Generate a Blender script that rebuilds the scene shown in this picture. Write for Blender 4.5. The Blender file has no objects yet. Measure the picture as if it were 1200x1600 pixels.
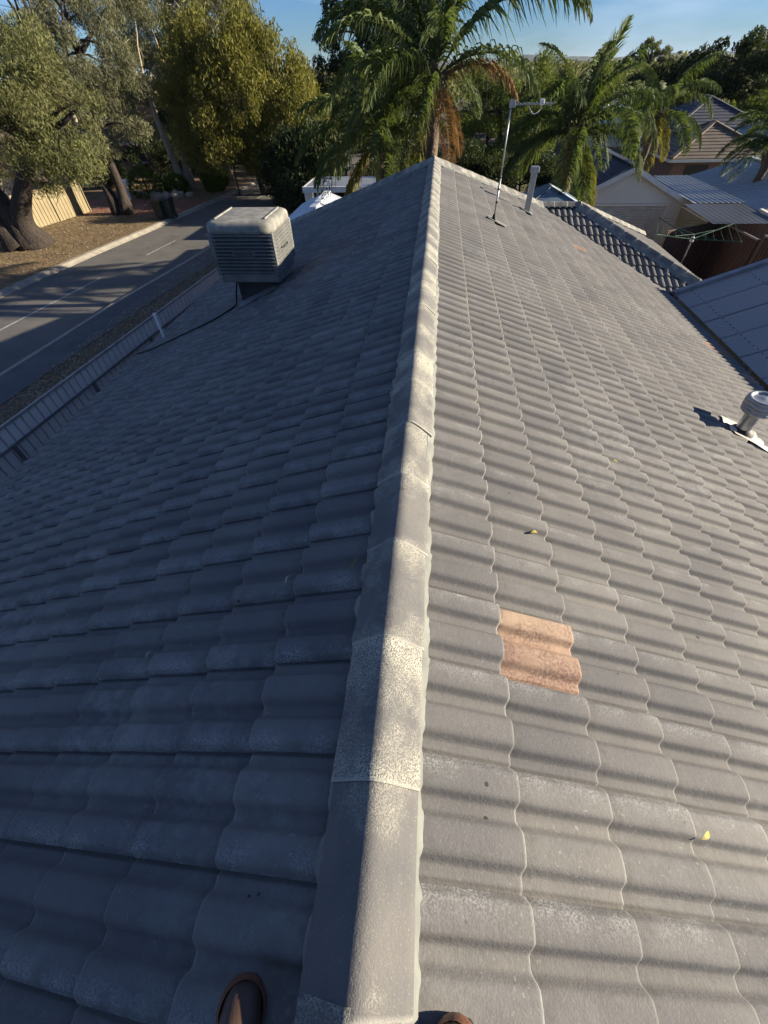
import bpy, bmesh, math, random
import numpy as np
from mathutils import Vector, Matrix
R = math.radians
rng = np.random.default_rng(7)
random.seed(7)
S = bpy.context.scene
COL = S.collection

# ------------------------------------------------------------------ camera
F_ = Vector((-0.08467006850091205, 0.6725984330111949, -0.7351478269102998))
r_ = Vector((0.9948738646478826, 0.09800588268638381, -0.024916669108235846))
u_ = Vector((-0.055289899083262956, 0.7334890557259516, 0.677448767206506))
CAM = Vector((0.0797, 0.0, 1.3575))
cd = bpy.data.cameras.new('camera')
cd.sensor_fit = 'HORIZONTAL'; cd.sensor_width = 36.0; cd.lens = 636.8965 / 1200 * 36
cd.clip_start = 0.02; cd.clip_end = 9000
co = bpy.data.objects.new('camera', cd); COL.objects.link(co)
co.matrix_world = Matrix((( r_.x, u_.x, -F_.x, CAM.x), (r_.y, u_.y, -F_.y, CAM.y), (r_.z, u_.z, -F_.z, CAM.z), (0, 0, 0, 1)))
S.camera = co

# ------------------------------------------------------------------ world and sun
SUN = Vector((1.0, 0.085, 0.305)).normalized()
W = bpy.data.worlds.new('World'); S.world = W; W.use_nodes = True
nt = W.node_tree; nt.nodes.clear()
out = nt.nodes.new('ShaderNodeOutputWorld'); bg = nt.nodes.new('ShaderNodeBackground')
sky = nt.nodes.new('ShaderNodeTexSky'); sky.sky_type = 'NISHITA'; sky.sun_disc = False
sky.sun_elevation = math.asin(SUN.z); sky.sun_rotation = math.atan2(SUN.x, SUN.y)
sky.air_density = 1.0; sky.dust_density = 0.0; sky.ozone_density = 2.0
tc = nt.nodes.new('ShaderNodeTexCoord'); mp = nt.nodes.new('ShaderNodeMapping')
mp.inputs['Scale'].default_value = (1.6, 1.6, 8.0); mp.inputs['Location'].default_value = (2.3, 5.1, 0.7)
nz = nt.nodes.new('ShaderNodeTexNoise'); nz.inputs['Scale'].default_value = 1.7; nz.inputs['Detail'].default_value = 7; nz.inputs['Roughness'].default_value = 0.55
rp = nt.nodes.new('ShaderNodeValToRGB'); rp.color_ramp.elements[0].position = 0.45; rp.color_ramp.elements[1].position = 0.74
rp.color_ramp.elements[1].color = (0.75, 0.75, 0.75, 1)
mx = nt.nodes.new('ShaderNodeMixRGB'); mx.inputs[2].default_value = (12.5, 10.0, 7.6, 1)
nt.links.new(tc.outputs['Generated'], mp.inputs[0]); nt.links.new(mp.outputs[0], nz.inputs['Vector'])
nt.links.new(nz.outputs[0], rp.inputs[0]); nt.links.new(rp.outputs[0], mx.inputs[0]); nt.links.new(sky.outputs[0], mx.inputs[1])
tint = nt.nodes.new('ShaderNodeMixRGB'); tint.blend_type = 'MULTIPLY'; tint.inputs[0].default_value = 1.0; tint.inputs[2].default_value = (0.33, 0.54, 0.96, 1)
nt.links.new(mx.outputs[0], tint.inputs[1]); nt.links.new(tint.outputs[0], bg.inputs[0]); bg.inputs[1].default_value = 0.05
nt.links.new(bg.outputs[0], out.inputs[0])
ld = bpy.data.lights.new('sun', 'SUN'); ld.energy = 5.0; ld.angle = R(0.55); ld.color = (1.0, 0.875, 0.675)
lo = bpy.data.objects.new('sun', ld); COL.objects.link(lo)
lo.rotation_euler = SUN.to_track_quat('Z', 'Y').to_euler()
S.view_settings.view_transform = 'Standard'; S.view_settings.look = 'None'
S.view_settings.exposure = 1.46; S.view_settings.gamma = 1.0; S.view_settings.use_curve_mapping = False

# ------------------------------------------------------------------ materials
def newmat(name):
    m = bpy.data.materials.new(name); m.use_nodes = True; t = m.node_tree
    b = t.nodes['Principled BSDF']; return m, t, b
def nd(t, typ, **kw):
    n = t.nodes.new(typ)
    for k, v in kw.items():
        if k in n.inputs: n.inputs[k].default_value = v
        else: setattr(n, k, v)
    return n
def ramp(t, src, p0, p1, c0=(0, 0, 0, 1), c1=(1, 1, 1, 1)):
    r = t.nodes.new('ShaderNodeValToRGB'); e = r.color_ramp.elements
    e[0].position = p0; e[1].position = p1; e[0].color = c0; e[1].color = c1
    t.links.new(src, r.inputs[0]); return r.outputs[0]
def mix(t, f, a, b, typ='MIX'):
    n = t.nodes.new('ShaderNodeMixRGB'); n.blend_type = typ
    for i, v in enumerate((f, a, b)):
        if isinstance(v, (int, float)): n.inputs[i].default_value = v if i == 0 else (v, v, v, 1)
        elif isinstance(v, tuple): n.inputs[i].default_value = (*v, 1) if len(v) == 3 else v
        else: t.links.new(v, n.inputs[i])
    return n.outputs[0]
def mth(t, op, a, b=0.0, c=None):
    n = t.nodes.new('ShaderNodeMath'); n.operation = op
    for i, v in enumerate((a, b) if c is None else (a, b, c)):
        if isinstance(v, (int, float)): n.inputs[i].default_value = v
        else: t.links.new(v, n.inputs[i])
    return n.outputs[0]
def pos(t): return t.nodes.new('ShaderNodeNewGeometry').outputs['Position']
def noise(t, vec, scale, detail=4, rough=0.55, w=None):
    n = t.nodes.new('ShaderNodeTexNoise'); n.inputs['Scale'].default_value = scale
    n.inputs['Detail'].default_value = detail; n.inputs['Roughness'].default_value = rough
    if w is not None:
        mpn = t.nodes.new('ShaderNodeMapping'); mpn.inputs['Scale'].default_value = w
        t.links.new(vec, mpn.inputs[0]); vec = mpn.outputs[0]
    t.links.new(vec, n.inputs['Vector']); return n.outputs[0]
def bump(t, b, h, strength, dist):
    n = t.nodes.new('ShaderNodeBump'); n.inputs['Strength'].default_value = strength; n.inputs['Distance'].default_value = dist
    t.links.new(h, n.inputs['Height']); t.links.new(n.outputs[0], b.inputs['Normal'])
def pmat(name, c1, c2=None, scale=4.0, rough=0.8, bs=0.0, bscale=60, bdist=0.01, metal=0.0, spec=0.4, fine=None, stretch=None, lo=0.35, hi=0.65):
    m, t, b = newmat(name); p = pos(t)
    col = mix(t, ramp(t, noise(t, p, scale, 6, 0.6, stretch), lo, hi), c1, c2 or tuple(v * 0.7 for v in c1))
    if fine: col = mix(t, mth(t, 'MULTIPLY', ramp(t, noise(t, p, fine, 2), 0.4, 0.7), 0.35), col, tuple(v * 0.45 for v in c1))
    t.links.new(col, b.inputs['Base Color']); b.inputs['Roughness'].default_value = rough
    b.inputs['Metallic'].default_value = metal; b.inputs['Specular IOR Level'].default_value = spec
    if bs: bump(t, b, noise(t, p, bscale, 4), bs, bdist)
    return m

def tile_material(name, base=(0.117, 0.115, 0.117), base2=(0.148, 0.143, 0.138), worn=(0.36, 0.365, 0.36), wear=1.0, far=False):
    m, t, b = newmat(name); p = pos(t)
    uv = t.nodes.new('ShaderNodeUVMap'); sp = t.nodes.new('ShaderNodeSeparateXYZ'); t.links.new(uv.outputs[0], sp.inputs[0])
    U, V = sp.outputs[0], sp.outputs[1]
    at = nd(t, 'ShaderNodeAttribute', attribute_name='rnd'); oi = t.nodes.new('ShaderNodeObjectInfo')
    rv = mth(t, 'FRACT', mth(t, 'ADD', at.outputs['Fac'], oi.outputs['Random']))
    col = mix(t, ramp(t, noise(t, p, 2.2, 5), 0.35, 0.68), base, base2)
    col = mix(t, 1.0, col, mix(t, rv, (0.87, 0.87, 0.88), (1.13, 1.12, 1.09)), 'MULTIPLY')
    fine = noise(t, p, 170, 3, 0.6); med = noise(t, p, 38, 4, 0.6)
    col = mix(t, mth(t, 'MULTIPLY', ramp(t, fine, 0.52, 0.72), 0.22), col, tuple(v * 2.0 for v in base))
    col = mix(t, mth(t, 'MULTIPLY', ramp(t, med, 0.55, 0.75), 0.25), col, tuple(v * 0.6 for v in base))
    if far:
        blot = mth(t, 'MULTIPLY', ramp(t, noise(t, p, 95, 3, 0.7), 0.44, 0.56), ramp(t, noise(t, p, 7, 3), 0.35, 0.6))
        col = mix(t, mth(t, 'MULTIPLY', blot, 0.8), col, (0.135, 0.075, 0.065))
    # pale dust worn into patches
    pat = mth(t, 'MULTIPLY', ramp(t, noise(t, p, 0.95, 3), 0.50, 0.68), ramp(t, noise(t, p, 16, 5, 0.7), 0.42, 0.70))
    col = mix(t, mth(t, 'MULTIPLY', pat, 0.30), col, worn)
    # worn leading edge and side lap
    e1 = ramp(t, mth(t, 'ADD', U, mth(t, 'MULTIPLY', mth(t, 'SUBTRACT', med, 0.5), 0.03)), 0.980, 1.0)
    e2 = ramp(t, mth(t, 'ADD', V, mth(t, 'MULTIPLY', mth(t, 'SUBTRACT', fine, 0.5), 0.10)), 0.0, 0.26, (1, 1, 1, 1), (0, 0, 0, 1))
    e2 = mth(t, 'MULTIPLY', e2, mth(t, 'MULTIPLY', ramp(t, noise(t, p, 7, 3), 0.40, 0.62), ramp(t, fine, 0.42, 0.60)))
    ee = mth(t, 'MAXIMUM', mth(t, 'MULTIPLY', e1, mth(t, 'ADD', 0.28, mth(t, 'MULTIPLY', ramp(t, noise(t, p, 5, 3), 0.4, 0.65), 0.45))), mth(t, 'MULTIPLY', e2, 0.75))
    col = mix(t, mth(t, 'MULTIPLY', ee, wear), col, worn)
    lich = mth(t, 'MULTIPLY', ramp(t, noise(t, p, 70, 2, 0.5), 0.66, 0.72), ramp(t, noise(t, p, 3.1, 3), 0.42, 0.62))
    col = mix(t, mth(t, 'MULTIPLY', lich, 0.34), col, worn)
    stre = ramp(t, noise(t, p, 5.0, 4, 0.6, (0.35, 3.0, 0.35)), 0.46, 0.72)
    col = mix(t, mth(t, 'MULTIPLY', stre, 0.14), col, tuple(v * 0.55 for v in base))
    head_tone = mth(t, 'MULTIPLY', ramp(t, U, 0.0, 0.22, (1, 1, 1, 1), (0, 0, 0, 1)), ramp(t, med, 0.35, 0.6))  # darker toward the tile head, broken up by noise
    col = mix(t, mth(t, 'MULTIPLY', head_tone, 0.45), col, tuple(v * 0.4 for v in base))
    spk = ramp(t, noise(t, p, 26, 1, 0.3), 0.805, 0.83)
    col = mix(t, mth(t, 'MULTIPLY', spk, 0.8), col, (0.02, 0.02, 0.02))
    t.links.new(col, b.inputs['Base Color']); b.inputs['Roughness'].default_value = 0.78
    b.inputs['Specular IOR Level'].default_value = 0.14
    h = mth(t, 'ADD', mth(t, 'MULTIPLY', fine, 0.55), mth(t, 'MULTIPLY', noise(t, p, 60, 3), 0.6))
    bump(t, b, h, 0.55, 0.004)
    return m
M = {}
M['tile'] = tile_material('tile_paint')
M['bare'] = tile_material('bare_terracotta', (0.215, 0.145, 0.112), (0.33, 0.25, 0.18), (0.46, 0.39, 0.31), 0.9, True)
def cap_material(bias=0.0, name='ridge_cap_paint'):
    m, t, b = newmat(name); p = pos(t)
    uv = t.nodes.new('ShaderNodeUVMap'); sp = t.nodes.new('ShaderNodeSeparateXYZ'); t.links.new(uv.outputs[0], sp.inputs[0])
    oi = t.nodes.new('ShaderNodeObjectInfo'); rv = oi.outputs['Random']
    col = mix(t, ramp(t, noise(t, p, 5, 4), 0.35, 0.65), (0.098, 0.098, 0.101), (0.132, 0.127, 0.122))
    fine = noise(t, p, 230, 3, 0.65); spk = ramp(t, fine, 0.45, 0.56)
    ends = mth(t, 'ABSOLUTE', mth(t, 'SUBTRACT', sp.outputs[0], 0.42))
    patch = mth(t, 'ADD', mth(t, 'ADD', mth(t, 'MULTIPLY', ends, 0.9), mth(t, 'MULTIPLY', noise(t, p, 8, 5, 0.65), 1.6)), mth(t, 'MULTIPLY', rv, 0.55))
    patch = ramp(t, mth(t, 'ADD', mth(t, 'MULTIPLY', patch, 0.5), bias), 0.52, 0.88)
    col = mix(t, mth(t, 'MULTIPLY', spk, patch), col, (0.46, 0.445, 0.36))
    col = mix(t, mth(t, 'MULTIPLY', ramp(t, fine, 0.60, 0.70), 0.35), col, (0.40, 0.38, 0.33))
    lip = ramp(t, mth(t, 'ADD', sp.outputs[0], mth(t, 'MULTIPLY', mth(t, 'SUBTRACT', fine, 0.5), 0.03)), 0.0, 0.03, (1, 1, 1, 1), (0, 0, 0, 1))
    col = mix(t, mth(t, 'MULTIPLY', lip, 0.6), col, (0.42, 0.41, 0.37))
    t.links.new(col, b.inputs['Base Color']); b.inputs['Roughness'].default_value = 0.8; b.inputs['Specular IOR Level'].default_value = 0.3
    bump(t, b, mth(t, 'ADD', fine, noise(t, p, 60, 3)), 0.5, 0.004); return m
M['cap'] = cap_material(); M['capplain'] = cap_material(-.17, 'ridge_cap_plain'); M['caplichen'] = cap_material(.10, 'ridge_cap_lichen')
M['mortar'] = pmat('pointing', (0.185, 0.192, 0.175), (0.135, 0.14, 0.13), 9, 0.8, 0.4, 40, 0.006)
M['sark'] = pmat('underlay', (0.03, 0.03, 0.03), rough=0.9)
M['gutter'] = pmat('gutter_steel', (0.05, 0.055, 0.065), rough=0.5)
M['brick'] = pmat('brick_wall', (0.30, 0.17, 0.11), (0.22, 0.12, 0.08), 12)
M['fascia'] = pmat('fascia_paint', (0.10, 0.10, 0.11))
M['asphalt'] = pmat('asphalt', (0.115, 0.108, 0.098), (0.085, 0.081, 0.076), 0.8, 0.9, 0.5, 45, 0.01, fine=30)
def asphalt():
    m, t, b = newmat('worn_asphalt'); p = pos(t)
    col = mix(t, ramp(t, noise(t, p, 0.7, 6, 0.65), 0.35, 0.65), (0.125, 0.115, 0.102), (0.088, 0.083, 0.077))
    v = t.nodes.new('ShaderNodeTexVoronoi'); v.feature = 'DISTANCE_TO_EDGE'; v.inputs['Scale'].default_value = 0.28
    wv = t.nodes.new('ShaderNodeMixRGB'); wv.inputs[0].default_value = .35; t.links.new(p, wv.inputs[1])
    nn = t.nodes.new('ShaderNodeTexNoise'); nn.inputs['Scale'].default_value = 1.3; nn.inputs['Detail'].default_value = 5; t.links.new(p, nn.inputs['Vector'])
    sc_ = t.nodes.new('ShaderNodeMixRGB'); sc_.blend_type = 'MULTIPLY'; sc_.inputs[0].default_value = 1; sc_.inputs[2].default_value = (5, 5, 5, 1); t.links.new(nn.outputs[1], sc_.inputs[1])
    ad = t.nodes.new('ShaderNodeVectorMath'); ad.operation = 'ADD'; t.links.new(p, ad.inputs[0]); t.links.new(sc_.outputs[0], ad.inputs[1]); t.links.new(ad.outputs[0], v.inputs['Vector'])
    crk = mth(t, 'MULTIPLY', ramp(t, v.outputs['Distance'], 0.0, 0.012, (1, 1, 1, 1), (0, 0, 0, 1)), ramp(t, noise(t, p, 0.35, 2), 0.45, 0.6))
    col = mix(t, crk, col, (0.025, 0.023, 0.022))
    col = mix(t, mth(t, 'MULTIPLY', ramp(t, noise(t, p, 30, 2), 0.5, 0.7), 0.3), col, (0.05, 0.048, 0.045))
    t.links.new(col, b.inputs['Base Color']); b.inputs['Roughness'].default_value = 0.9; bump(t, b, noise(t, p, 45, 3), 0.5, 0.01); return m
M['asphalt'] = asphalt()
M['paint'] = pmat('road_paint', (0.42, 0.42, 0.39), (0.18, 0.18, 0.17), 9, 0.8)
M['kerb'] = pmat('kerb_concrete', (0.30, 0.27, 0.22), (0.20, 0.18, 0.15), 2.5, 0.9, 0.4, 30)
M['path'] = pmat('footpath_asphalt', (0.105, 0.105, 0.105), (0.075, 0.075, 0.077), 1.2, 0.9, 0.4, 40, fine=25)
M['verge'] = pmat('dry_verge', (0.26, 0.175, 0.085), (0.12, 0.078, 0.043), 1.3, 0.95, 0.8, 14, 0.05, fine=16)
M['nverge'] = pmat('leaf_litter_verge', (0.15, 0.105, 0.075), (0.08, 0.058, 0.045), 3.0, 0.95, 0.9, 20, 0.06, fine=10)
M['ground'] = pmat('ground_soil', (0.10, 0.09, 0.045), (0.055, 0.06, 0.025), 0.5, 0.95, 0.8, 6, 0.05, fine=9)
M['redpave'] = pmat('red_paving', (0.26, 0.085, 0.060), (0.18, 0.06, 0.045), 2.0, 0.9, 0.4, 20)
M['fencegrey'] = pmat('grey_steel_sheet', (0.68, 0.65, 0.60), (0.60, 0.57, 0.53), 1.0, 0.55, spec=0.3)
M['fencedark'] = pmat('slate_steel_rail', (0.15, 0.155, 0.17), rough=0.5)
M['railpale'] = pmat('pale_steel_cap', (0.34, 0.31, 0.29), rough=0.5)
M['plastic'] = pmat('weathered_plastic', (0.17, 0.172, 0.165), (0.11, 0.113, 0.110), 5, 0.65, 0.2, 30, 0.004, fine=7)
M['plasticlid'] = pmat('chalky_lid_plastic', (0.29, 0.28, 0.24), (0.15, 0.148, 0.135), 7, 0.7, 0.25, 25, 0.004, fine=9, stretch=(1, 1, 1))
M['plasticdark'] = pmat('dark_duct', (0.035, 0.038, 0.042), rough=0.7)
M['black'] = pmat('black_rubber', (0.012, 0.012, 0.013), rough=0.6)
M['galv'] = pmat('galvanised_steel', (0.36, 0.37, 0.38), (0.24, 0.25, 0.26), 14, 0.45, metal=0.7)
M['lead'] = pmat('pale_flashing', (0.48, 0.45, 0.39), (0.36, 0.34, 0.30), 14, 0.6)
M['pvc'] = pmat('white_pvc', (0.72, 0.72, 0.70), rough=0.5)
M['patio'] = pmat('slate_sheet', (0.23, 0.235, 0.24), (0.26, 0.245, 0.245), 0.6, 0.42, spec=0.5)
M['patiocap'] = pmat('slate_barge', (0.24, 0.24, 0.26), rough=0.5)
M['cream'] = pmat('cream_wall', (0.74, 0.68, 0.57), (0.68, 0.62, 0.52), 1.5, 0.8)
M['creamdoor'] = pmat('cream_roller_door', (0.62, 0.56, 0.46), rough=0.6)
M['creamfence'] = pmat('cream_steel_fence', (0.25, 0.205, 0.115), (0.19, 0.155, 0.09), 1.0, 0.7)
M['brownfence'] = pmat('brown_steel_fence', (0.105, 0.062, 0.044), (0.085, 0.05, 0.037), 1.0, 0.55)
M['tanfence'] = pmat('tan_steel_fence', (0.34, 0.28, 0.185), rough=0.6)
M['darkroof'] = pmat('dark_metal_roof', (0.045, 0.050, 0.062), (0.06, 0.065, 0.08), 0.7, 0.45)
M['bluegrey'] = pmat('zincalume_roof', (0.27, 0.30, 0.33), (0.34, 0.36, 0.38), 0.8, 0.5, stretch=(0.4, 3, 1), metal=0.1)
M['tealroof'] = pmat('blue_metal_roof', (0.115, 0.165, 0.21), (0.10, 0.14, 0.18), 0.8, 0.45)
M['whiteroof'] = pmat('white_metal_roof', (0.62, 0.66, 0.72), (0.52, 0.56, 0.62), 0.8, 0.5)
M['browntile'] = pmat('brown_concrete_tile', (0.145, 0.115, 0.088), (0.095, 0.076, 0.06), 1.6, 0.85)
M['slatetile'] = pmat('blue_slate_tile', (0.05, 0.055, 0.075), (0.035, 0.04, 0.055), 1.6, 0.8)
M['redtile'] = pmat('red_roof_tile', (0.30, 0.07, 0.045), (0.2, 0.05, 0.035), 2, 0.8)
M['white'] = pmat('white_paint', (0.72, 0.71, 0.67), (0.60, 0.59, 0.56), 2, 0.7)
M['glass'] = pmat('window_glass', (0.03, 0.035, 0.04), rough=0.08, spec=0.6)
M['bin'] = pmat('dark_green_bin', (0.018, 0.028, 0.020), rough=0.5)
M['binlid'] = pmat('bin_lid', (0.10, 0.055, 0.02), rough=0.5)
M['rock'] = pmat('sandstone', (0.36, 0.31, 0.24), (0.24, 0.21, 0.17), 3, 0.9, 0.6, 12, 0.05)
M['bark'] = pmat('dark_bark', (0.052, 0.039, 0.031), (0.024, 0.019, 0.016), 3.0, 0.95, 1.0, 14, 0.08, stretch=(2.5, 2.5, 0.35))
M['palebark'] = pmat('pale_gum_bark', (0.36, 0.30, 0.23), (0.17, 0.135, 0.10), 1.6, 0.9, 0.7, 10, 0.04, stretch=(2, 2, 0.4))
M['palmbark'] = pmat('palm_trunk_fibre', (0.17, 0.125, 0.09), (0.07, 0.052, 0.04), 3.0, 0.95, 1.0, 10, 0.06, stretch=(3, 3, 0.5))
M['boot'] = pmat('brown_boot_leather', (0.075, 0.040, 0.026), (0.032, 0.020, 0.015), 14, 0.5, 0.3, 120, 0.003)
M['bootrim'] = pmat('tan_boot_toe', (0.17, 0.068, 0.036), (0.11, 0.048, 0.028), 25, 0.5, 0.3, 120, 0.003)
M['trouser'] = pmat('navy_work_trousers', (0.02, 0.024, 0.035), rough=0.95)
M['hoist'] = pmat('green_hoist_paint', (0.04, 0.11, 0.075), rough=0.5)
M['hills'] = pmat('far_bush', (0.050, 0.065, 0.055), (0.035, 0.048, 0.042), 0.012, 1.0)

def leafmat(name, c1, c2, trans=0.3, rough=0.5):
    m, t, b = newmat(name)
    at = nd(t, 'ShaderNodeAttribute', attribute_name='rnd')
    p = pos(t)
    f = mth(t, 'ADD', mth(t, 'MULTIPLY', at.outputs['Fac'], 0.6), mth(t, 'MULTIPLY', ramp(t, noise(t, p, 0.9, 3), 0.35, 0.65), 0.4))
    col = mix(t, f, c1, c2)
    t.links.new(col, b.inputs['Base Color']); b.inputs['Roughness'].default_value = max(rough, .55); b.inputs['Specular IOR Level'].default_value = 0.15
    tr = t.nodes.new('ShaderNodeBsdfTranslucent'); t.links.new(mix(t, 1.0, col, (1.3, 1.35, 0.6), 'MULTIPLY'), tr.inputs[0])
    ms = t.nodes.new('ShaderNodeMixShader'); ms.inputs[0].default_value = trans
    t.links.new(b.outputs[0], ms.inputs[1]); t.links.new(tr.outputs[0], ms.inputs[2])
    t.links.new(ms.outputs[0], t.nodes['Material Output'].inputs[0]); return m
M['gum'] = leafmat('gum_leaf', (0.060, 0.072, 0.026), (0.180, 0.178, 0.078))
M['gumgrey'] = leafmat('grey_gum_leaf', (0.066, 0.072, 0.042), (0.180, 0.175, 0.108))
M['gold'] = leafmat('gold_green_leaf', (0.058, 0.068, 0.018), (0.205, 0.185, 0.042))
M['darkleaf'] = leafmat('dark_evergreen_leaf', (0.018, 0.028, 0.012), (0.050, 0.065, 0.024))
M['olive'] = leafmat('olive_green_leaf', (0.055, 0.080, 0.016), (0.155, 0.185, 0.040))
M['palm'] = leafmat('palm_leaf', (0.042, 0.064, 0.022), (0.135, 0.168, 0.060), 0.3, 0.35)
M['palmyellow'] = leafmat('yellowing_palm_leaf', (0.12, 0.115, 0.025), (0.30, 0.25, 0.06), 0.3)
M['palmdead'] = leafmat('dead_palm_leaf', (0.16, 0.085, 0.04), (0.34, 0.20, 0.10), 0.2, 0.8)
M['hedge'] = leafmat('hedge_leaf', (0.045, 0.075, 0.010), (0.120, 0.165, 0.022))
M['drylitter'] = leafmat('dry_litter', (0.16, 0.115, 0.065), (0.36, 0.28, 0.17), 0.1, 0.8)
M['litter'] = leafmat('yellow_fallen_leaf', (0.34, 0.29, 0.06), (0.38, 0.32, 0.08), 0.15)
M['litterpale'] = leafmat('pale_fallen_leaf', (0.30, 0.31, 0.24), (0.36, 0.36, 0.28), 0.1)
M['littergreen'] = leafmat('green_fallen_leaf', (0.10, 0.12, 0.05), (0.13, 0.15, 0.06), 0.1)

# ------------------------------------------------------------------ builders
def mesh_np(name, V, Fq, uv=None, rnd=None, smooth=False):
    """V (n,3); Fq (m,k) constant-size faces"""
    V = np.asarray(V, np.float32); Fq = np.asarray(Fq, np.int32); m, k = Fq.shape
    me = bpy.data.meshes.new(name)
    me.vertices.add(len(V)); me.vertices.foreach_set('co', V.ravel())
    me.loops.add(m * k); me.loops.foreach_set('vertex_index', Fq.ravel())
    me.polygons.add(m); me.polygons.foreach_set('loop_start', np.arange(0, m * k, k, dtype=np.int32))
    if smooth: me.polygons.foreach_set('use_smooth', np.ones(m, bool))
    if uv is not None:
        l = me.uv_layers.new(name='UVMap'); l.data.foreach_set('uv', np.asarray(uv, np.float32)[Fq.ravel()].ravel())
    if rnd is not None:
        a = me.attributes.new('rnd', 'FLOAT', 'FACE'); a.data.foreach_set('value', np.asarray(rnd, np.float32))
    me.update(calc_edges=True); me.validate(); return me
class MB:
    def __init__(s): s.v = []; s.f = []
    def add(s, V, Fs):
        o = len(s.v); s.v += [tuple(v) for v in V]; s.f += [tuple(i + o for i in f) for f in Fs]; return s
    def box(s, lo, hi):
        (a, b, c), (d, e, f) = lo, hi
        return s.add([(a, b, c), (d, b, c), (d, e, c), (a, e, c), (a, b, f), (d, b, f), (d, e, f), (a, e, f)],
                     [(0, 3, 2, 1), (4, 5, 6, 7), (0, 1, 5, 4), (1, 2, 6, 5), (2, 3, 7, 6), (3, 0, 4, 7)])
    def beam(s, p, q, w, h, up=(0, 0, 1)):
        p = Vector(p); q = Vector(q); d = (q - p).normalized(); x = d.cross(Vector(up))
        if x.length < 1e-4: x = d.cross(Vector((0, 1, 0)))
        x.normalize(); y = x.cross(d); x *= w / 2; y *= h / 2
        V = [p - x - y, p + x - y, p + x + y, p - x + y, q - x - y, q + x - y, q + x + y, q - x + y]
        return s.add(V, [(0, 3, 2, 1), (4, 5, 6, 7), (0, 1, 5, 4), (1, 2, 6, 5), (2, 3, 7, 6), (3, 0, 4, 7)])
    def tube(s, pts, rad, n=8, caps=True):
        pts = [Vector(p) for p in pts]
        if isinstance(rad, (int, float)): rad = [rad] * len(pts)
        ref = Vector((0.31, 0.95, 0.05)); base = len(s.v); V = []; Fs = []
        for i, p in enumerate(pts):
            d = (pts[min(i + 1, len(pts) - 1)] - pts[max(i - 1, 0)]).normalized()
            x = d.cross(ref); x = x.normalized() if x.length > 1e-3 else d.cross(Vector((1, 0, 0))).normalized(); y = d.cross(x)
            for k in range(n):
                a = 2 * math.pi * k / n; V.append(p + (x * math.cos(a) + y * math.sin(a)) * rad[i])
        for i in range(len(pts) - 1):
            for k in range(n): Fs.append((i * n + k, i * n + (k + 1) % n, (i + 1) * n + (k + 1) % n, (i + 1) * n + k))
        if caps: Fs += [tuple(range(n - 1, -1, -1)), tuple(range((len(pts) - 1) * n, len(pts) * n))]
        return s.add(V, Fs)
    def lathe(s, prof, c=(0, 0, 0), n=24, axis=None):
        V = []; Fs = []; Mx = axis or Matrix.Identity(3); c = Vector(c)
        for r0, z in prof:
            for k in range(n):
                a = 2 * math.pi * k / n; V.append(c + Mx @ Vector((r0 * math.cos(a), r0 * math.sin(a), z)))
        for i in range(len(prof) - 1):
            for k in range(n): Fs.append((i * n + k, i * n + (k + 1) % n, (i + 1) * n + (k + 1) % n, (i + 1) * n + k))
        return s.add(V, Fs)
    def quad(s, *p): return s.add(p, [tuple(range(len(p)))])
    def mesh(s, name, smooth=False, bevel=0.0):
        me = bpy.data.meshes.new(name); me.from_pydata(s.v, [], s.f)
        if bevel:
            bm = bmesh.new(); bm.from_mesh(me)
            bmesh.ops.bevel(bm, geom=bm.edges[:], offset=bevel, segments=2, profile=0.5, affect='EDGES'); bm.to_mesh(me); bm.free()
        if smooth: me.polygons.foreach_set('use_smooth', [True] * len(me.polygons))
        me.update(); return me
TL = {}
def link(name, data, mat=None, parent=None, kind=None):
    o = bpy.data.objects.new(name, data); COL.objects.link(o)
    if mat is not None and data is not None and not data.materials: data.materials.append(M[mat] if isinstance(mat, str) else mat)
    if parent is not None:
        o.parent = parent; o.matrix_parent_inverse = Matrix.Translation(-TL.get(parent.name, Vector((0, 0, 0))))
    if kind: o['kind'] = kind
    return o
def build(mb, name, mat, parent=None, smooth=False, bevel=0.0, kind=None): return link(name, mb.mesh(name, smooth, bevel), mat, parent, kind)
def thing(name, loc, label, cat, group=None):
    o = bpy.data.objects.new(name, None); COL.objects.link(o); o.location = loc; o.empty_display_size = 0.2
    TL[o.name] = Vector(loc); o['label'] = label; o['category'] = cat
    if group: o['group'] = group
    return o
def tag(o, label, cat, group=None):
    o['label'] = label; o['category'] = cat
    if group: o['group'] = group
    return o
def struct(mb, name, mat): return build(mb, name, mat, kind='structure')

GZ = -4.8
A = 0.3982375; CA, SA, TA = math.cos(A), math.sin(A), math.tan(A)
EAVE = 5.62; EZ = -EAVE * TA

# ------------------------------------------------------------------ ground, road, verges
mb = MB(); mb.quad((-4000, -1500, GZ - .03), (4000, -1500, GZ - .03), (4000, 6000, GZ - .03), (-4000, 6000, GZ - .03)); struct(mb, 'ground', 'ground')
nearK = [(-15.2, -12), (-14.25, 0), (-13.19, 10.5), (-12.75, 16), (-12.05, 21.3), (-10.9, 32), (-9.4, 45), (-6.0, 62), (0, 80)]
farK = [(-21.6, -12), (-20.0, 2), (-18.05, 16.7), (-17.35, 22.5), (-16.6, 27.5), (-15.6, 35), (-14.1, 47), (-10.6, 64), (-4.5, 83)]
def strip(name, mat, a, b, z, kind='structure', sub=1):
    m = MB(); n = len(a)
    V = [(*p, z) for p in a] + [(*p, z) for p in b]
    m.add(V, [(i, i + 1, n + i + 1, n + i) for i in range(n - 1)]); o = build(m, name, mat)
    if kind: o['kind'] = kind
    return o
road = strip('road', 'asphalt', farK, nearK, GZ)
for o in (road,): o.scale = (1, 1, 1)
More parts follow.
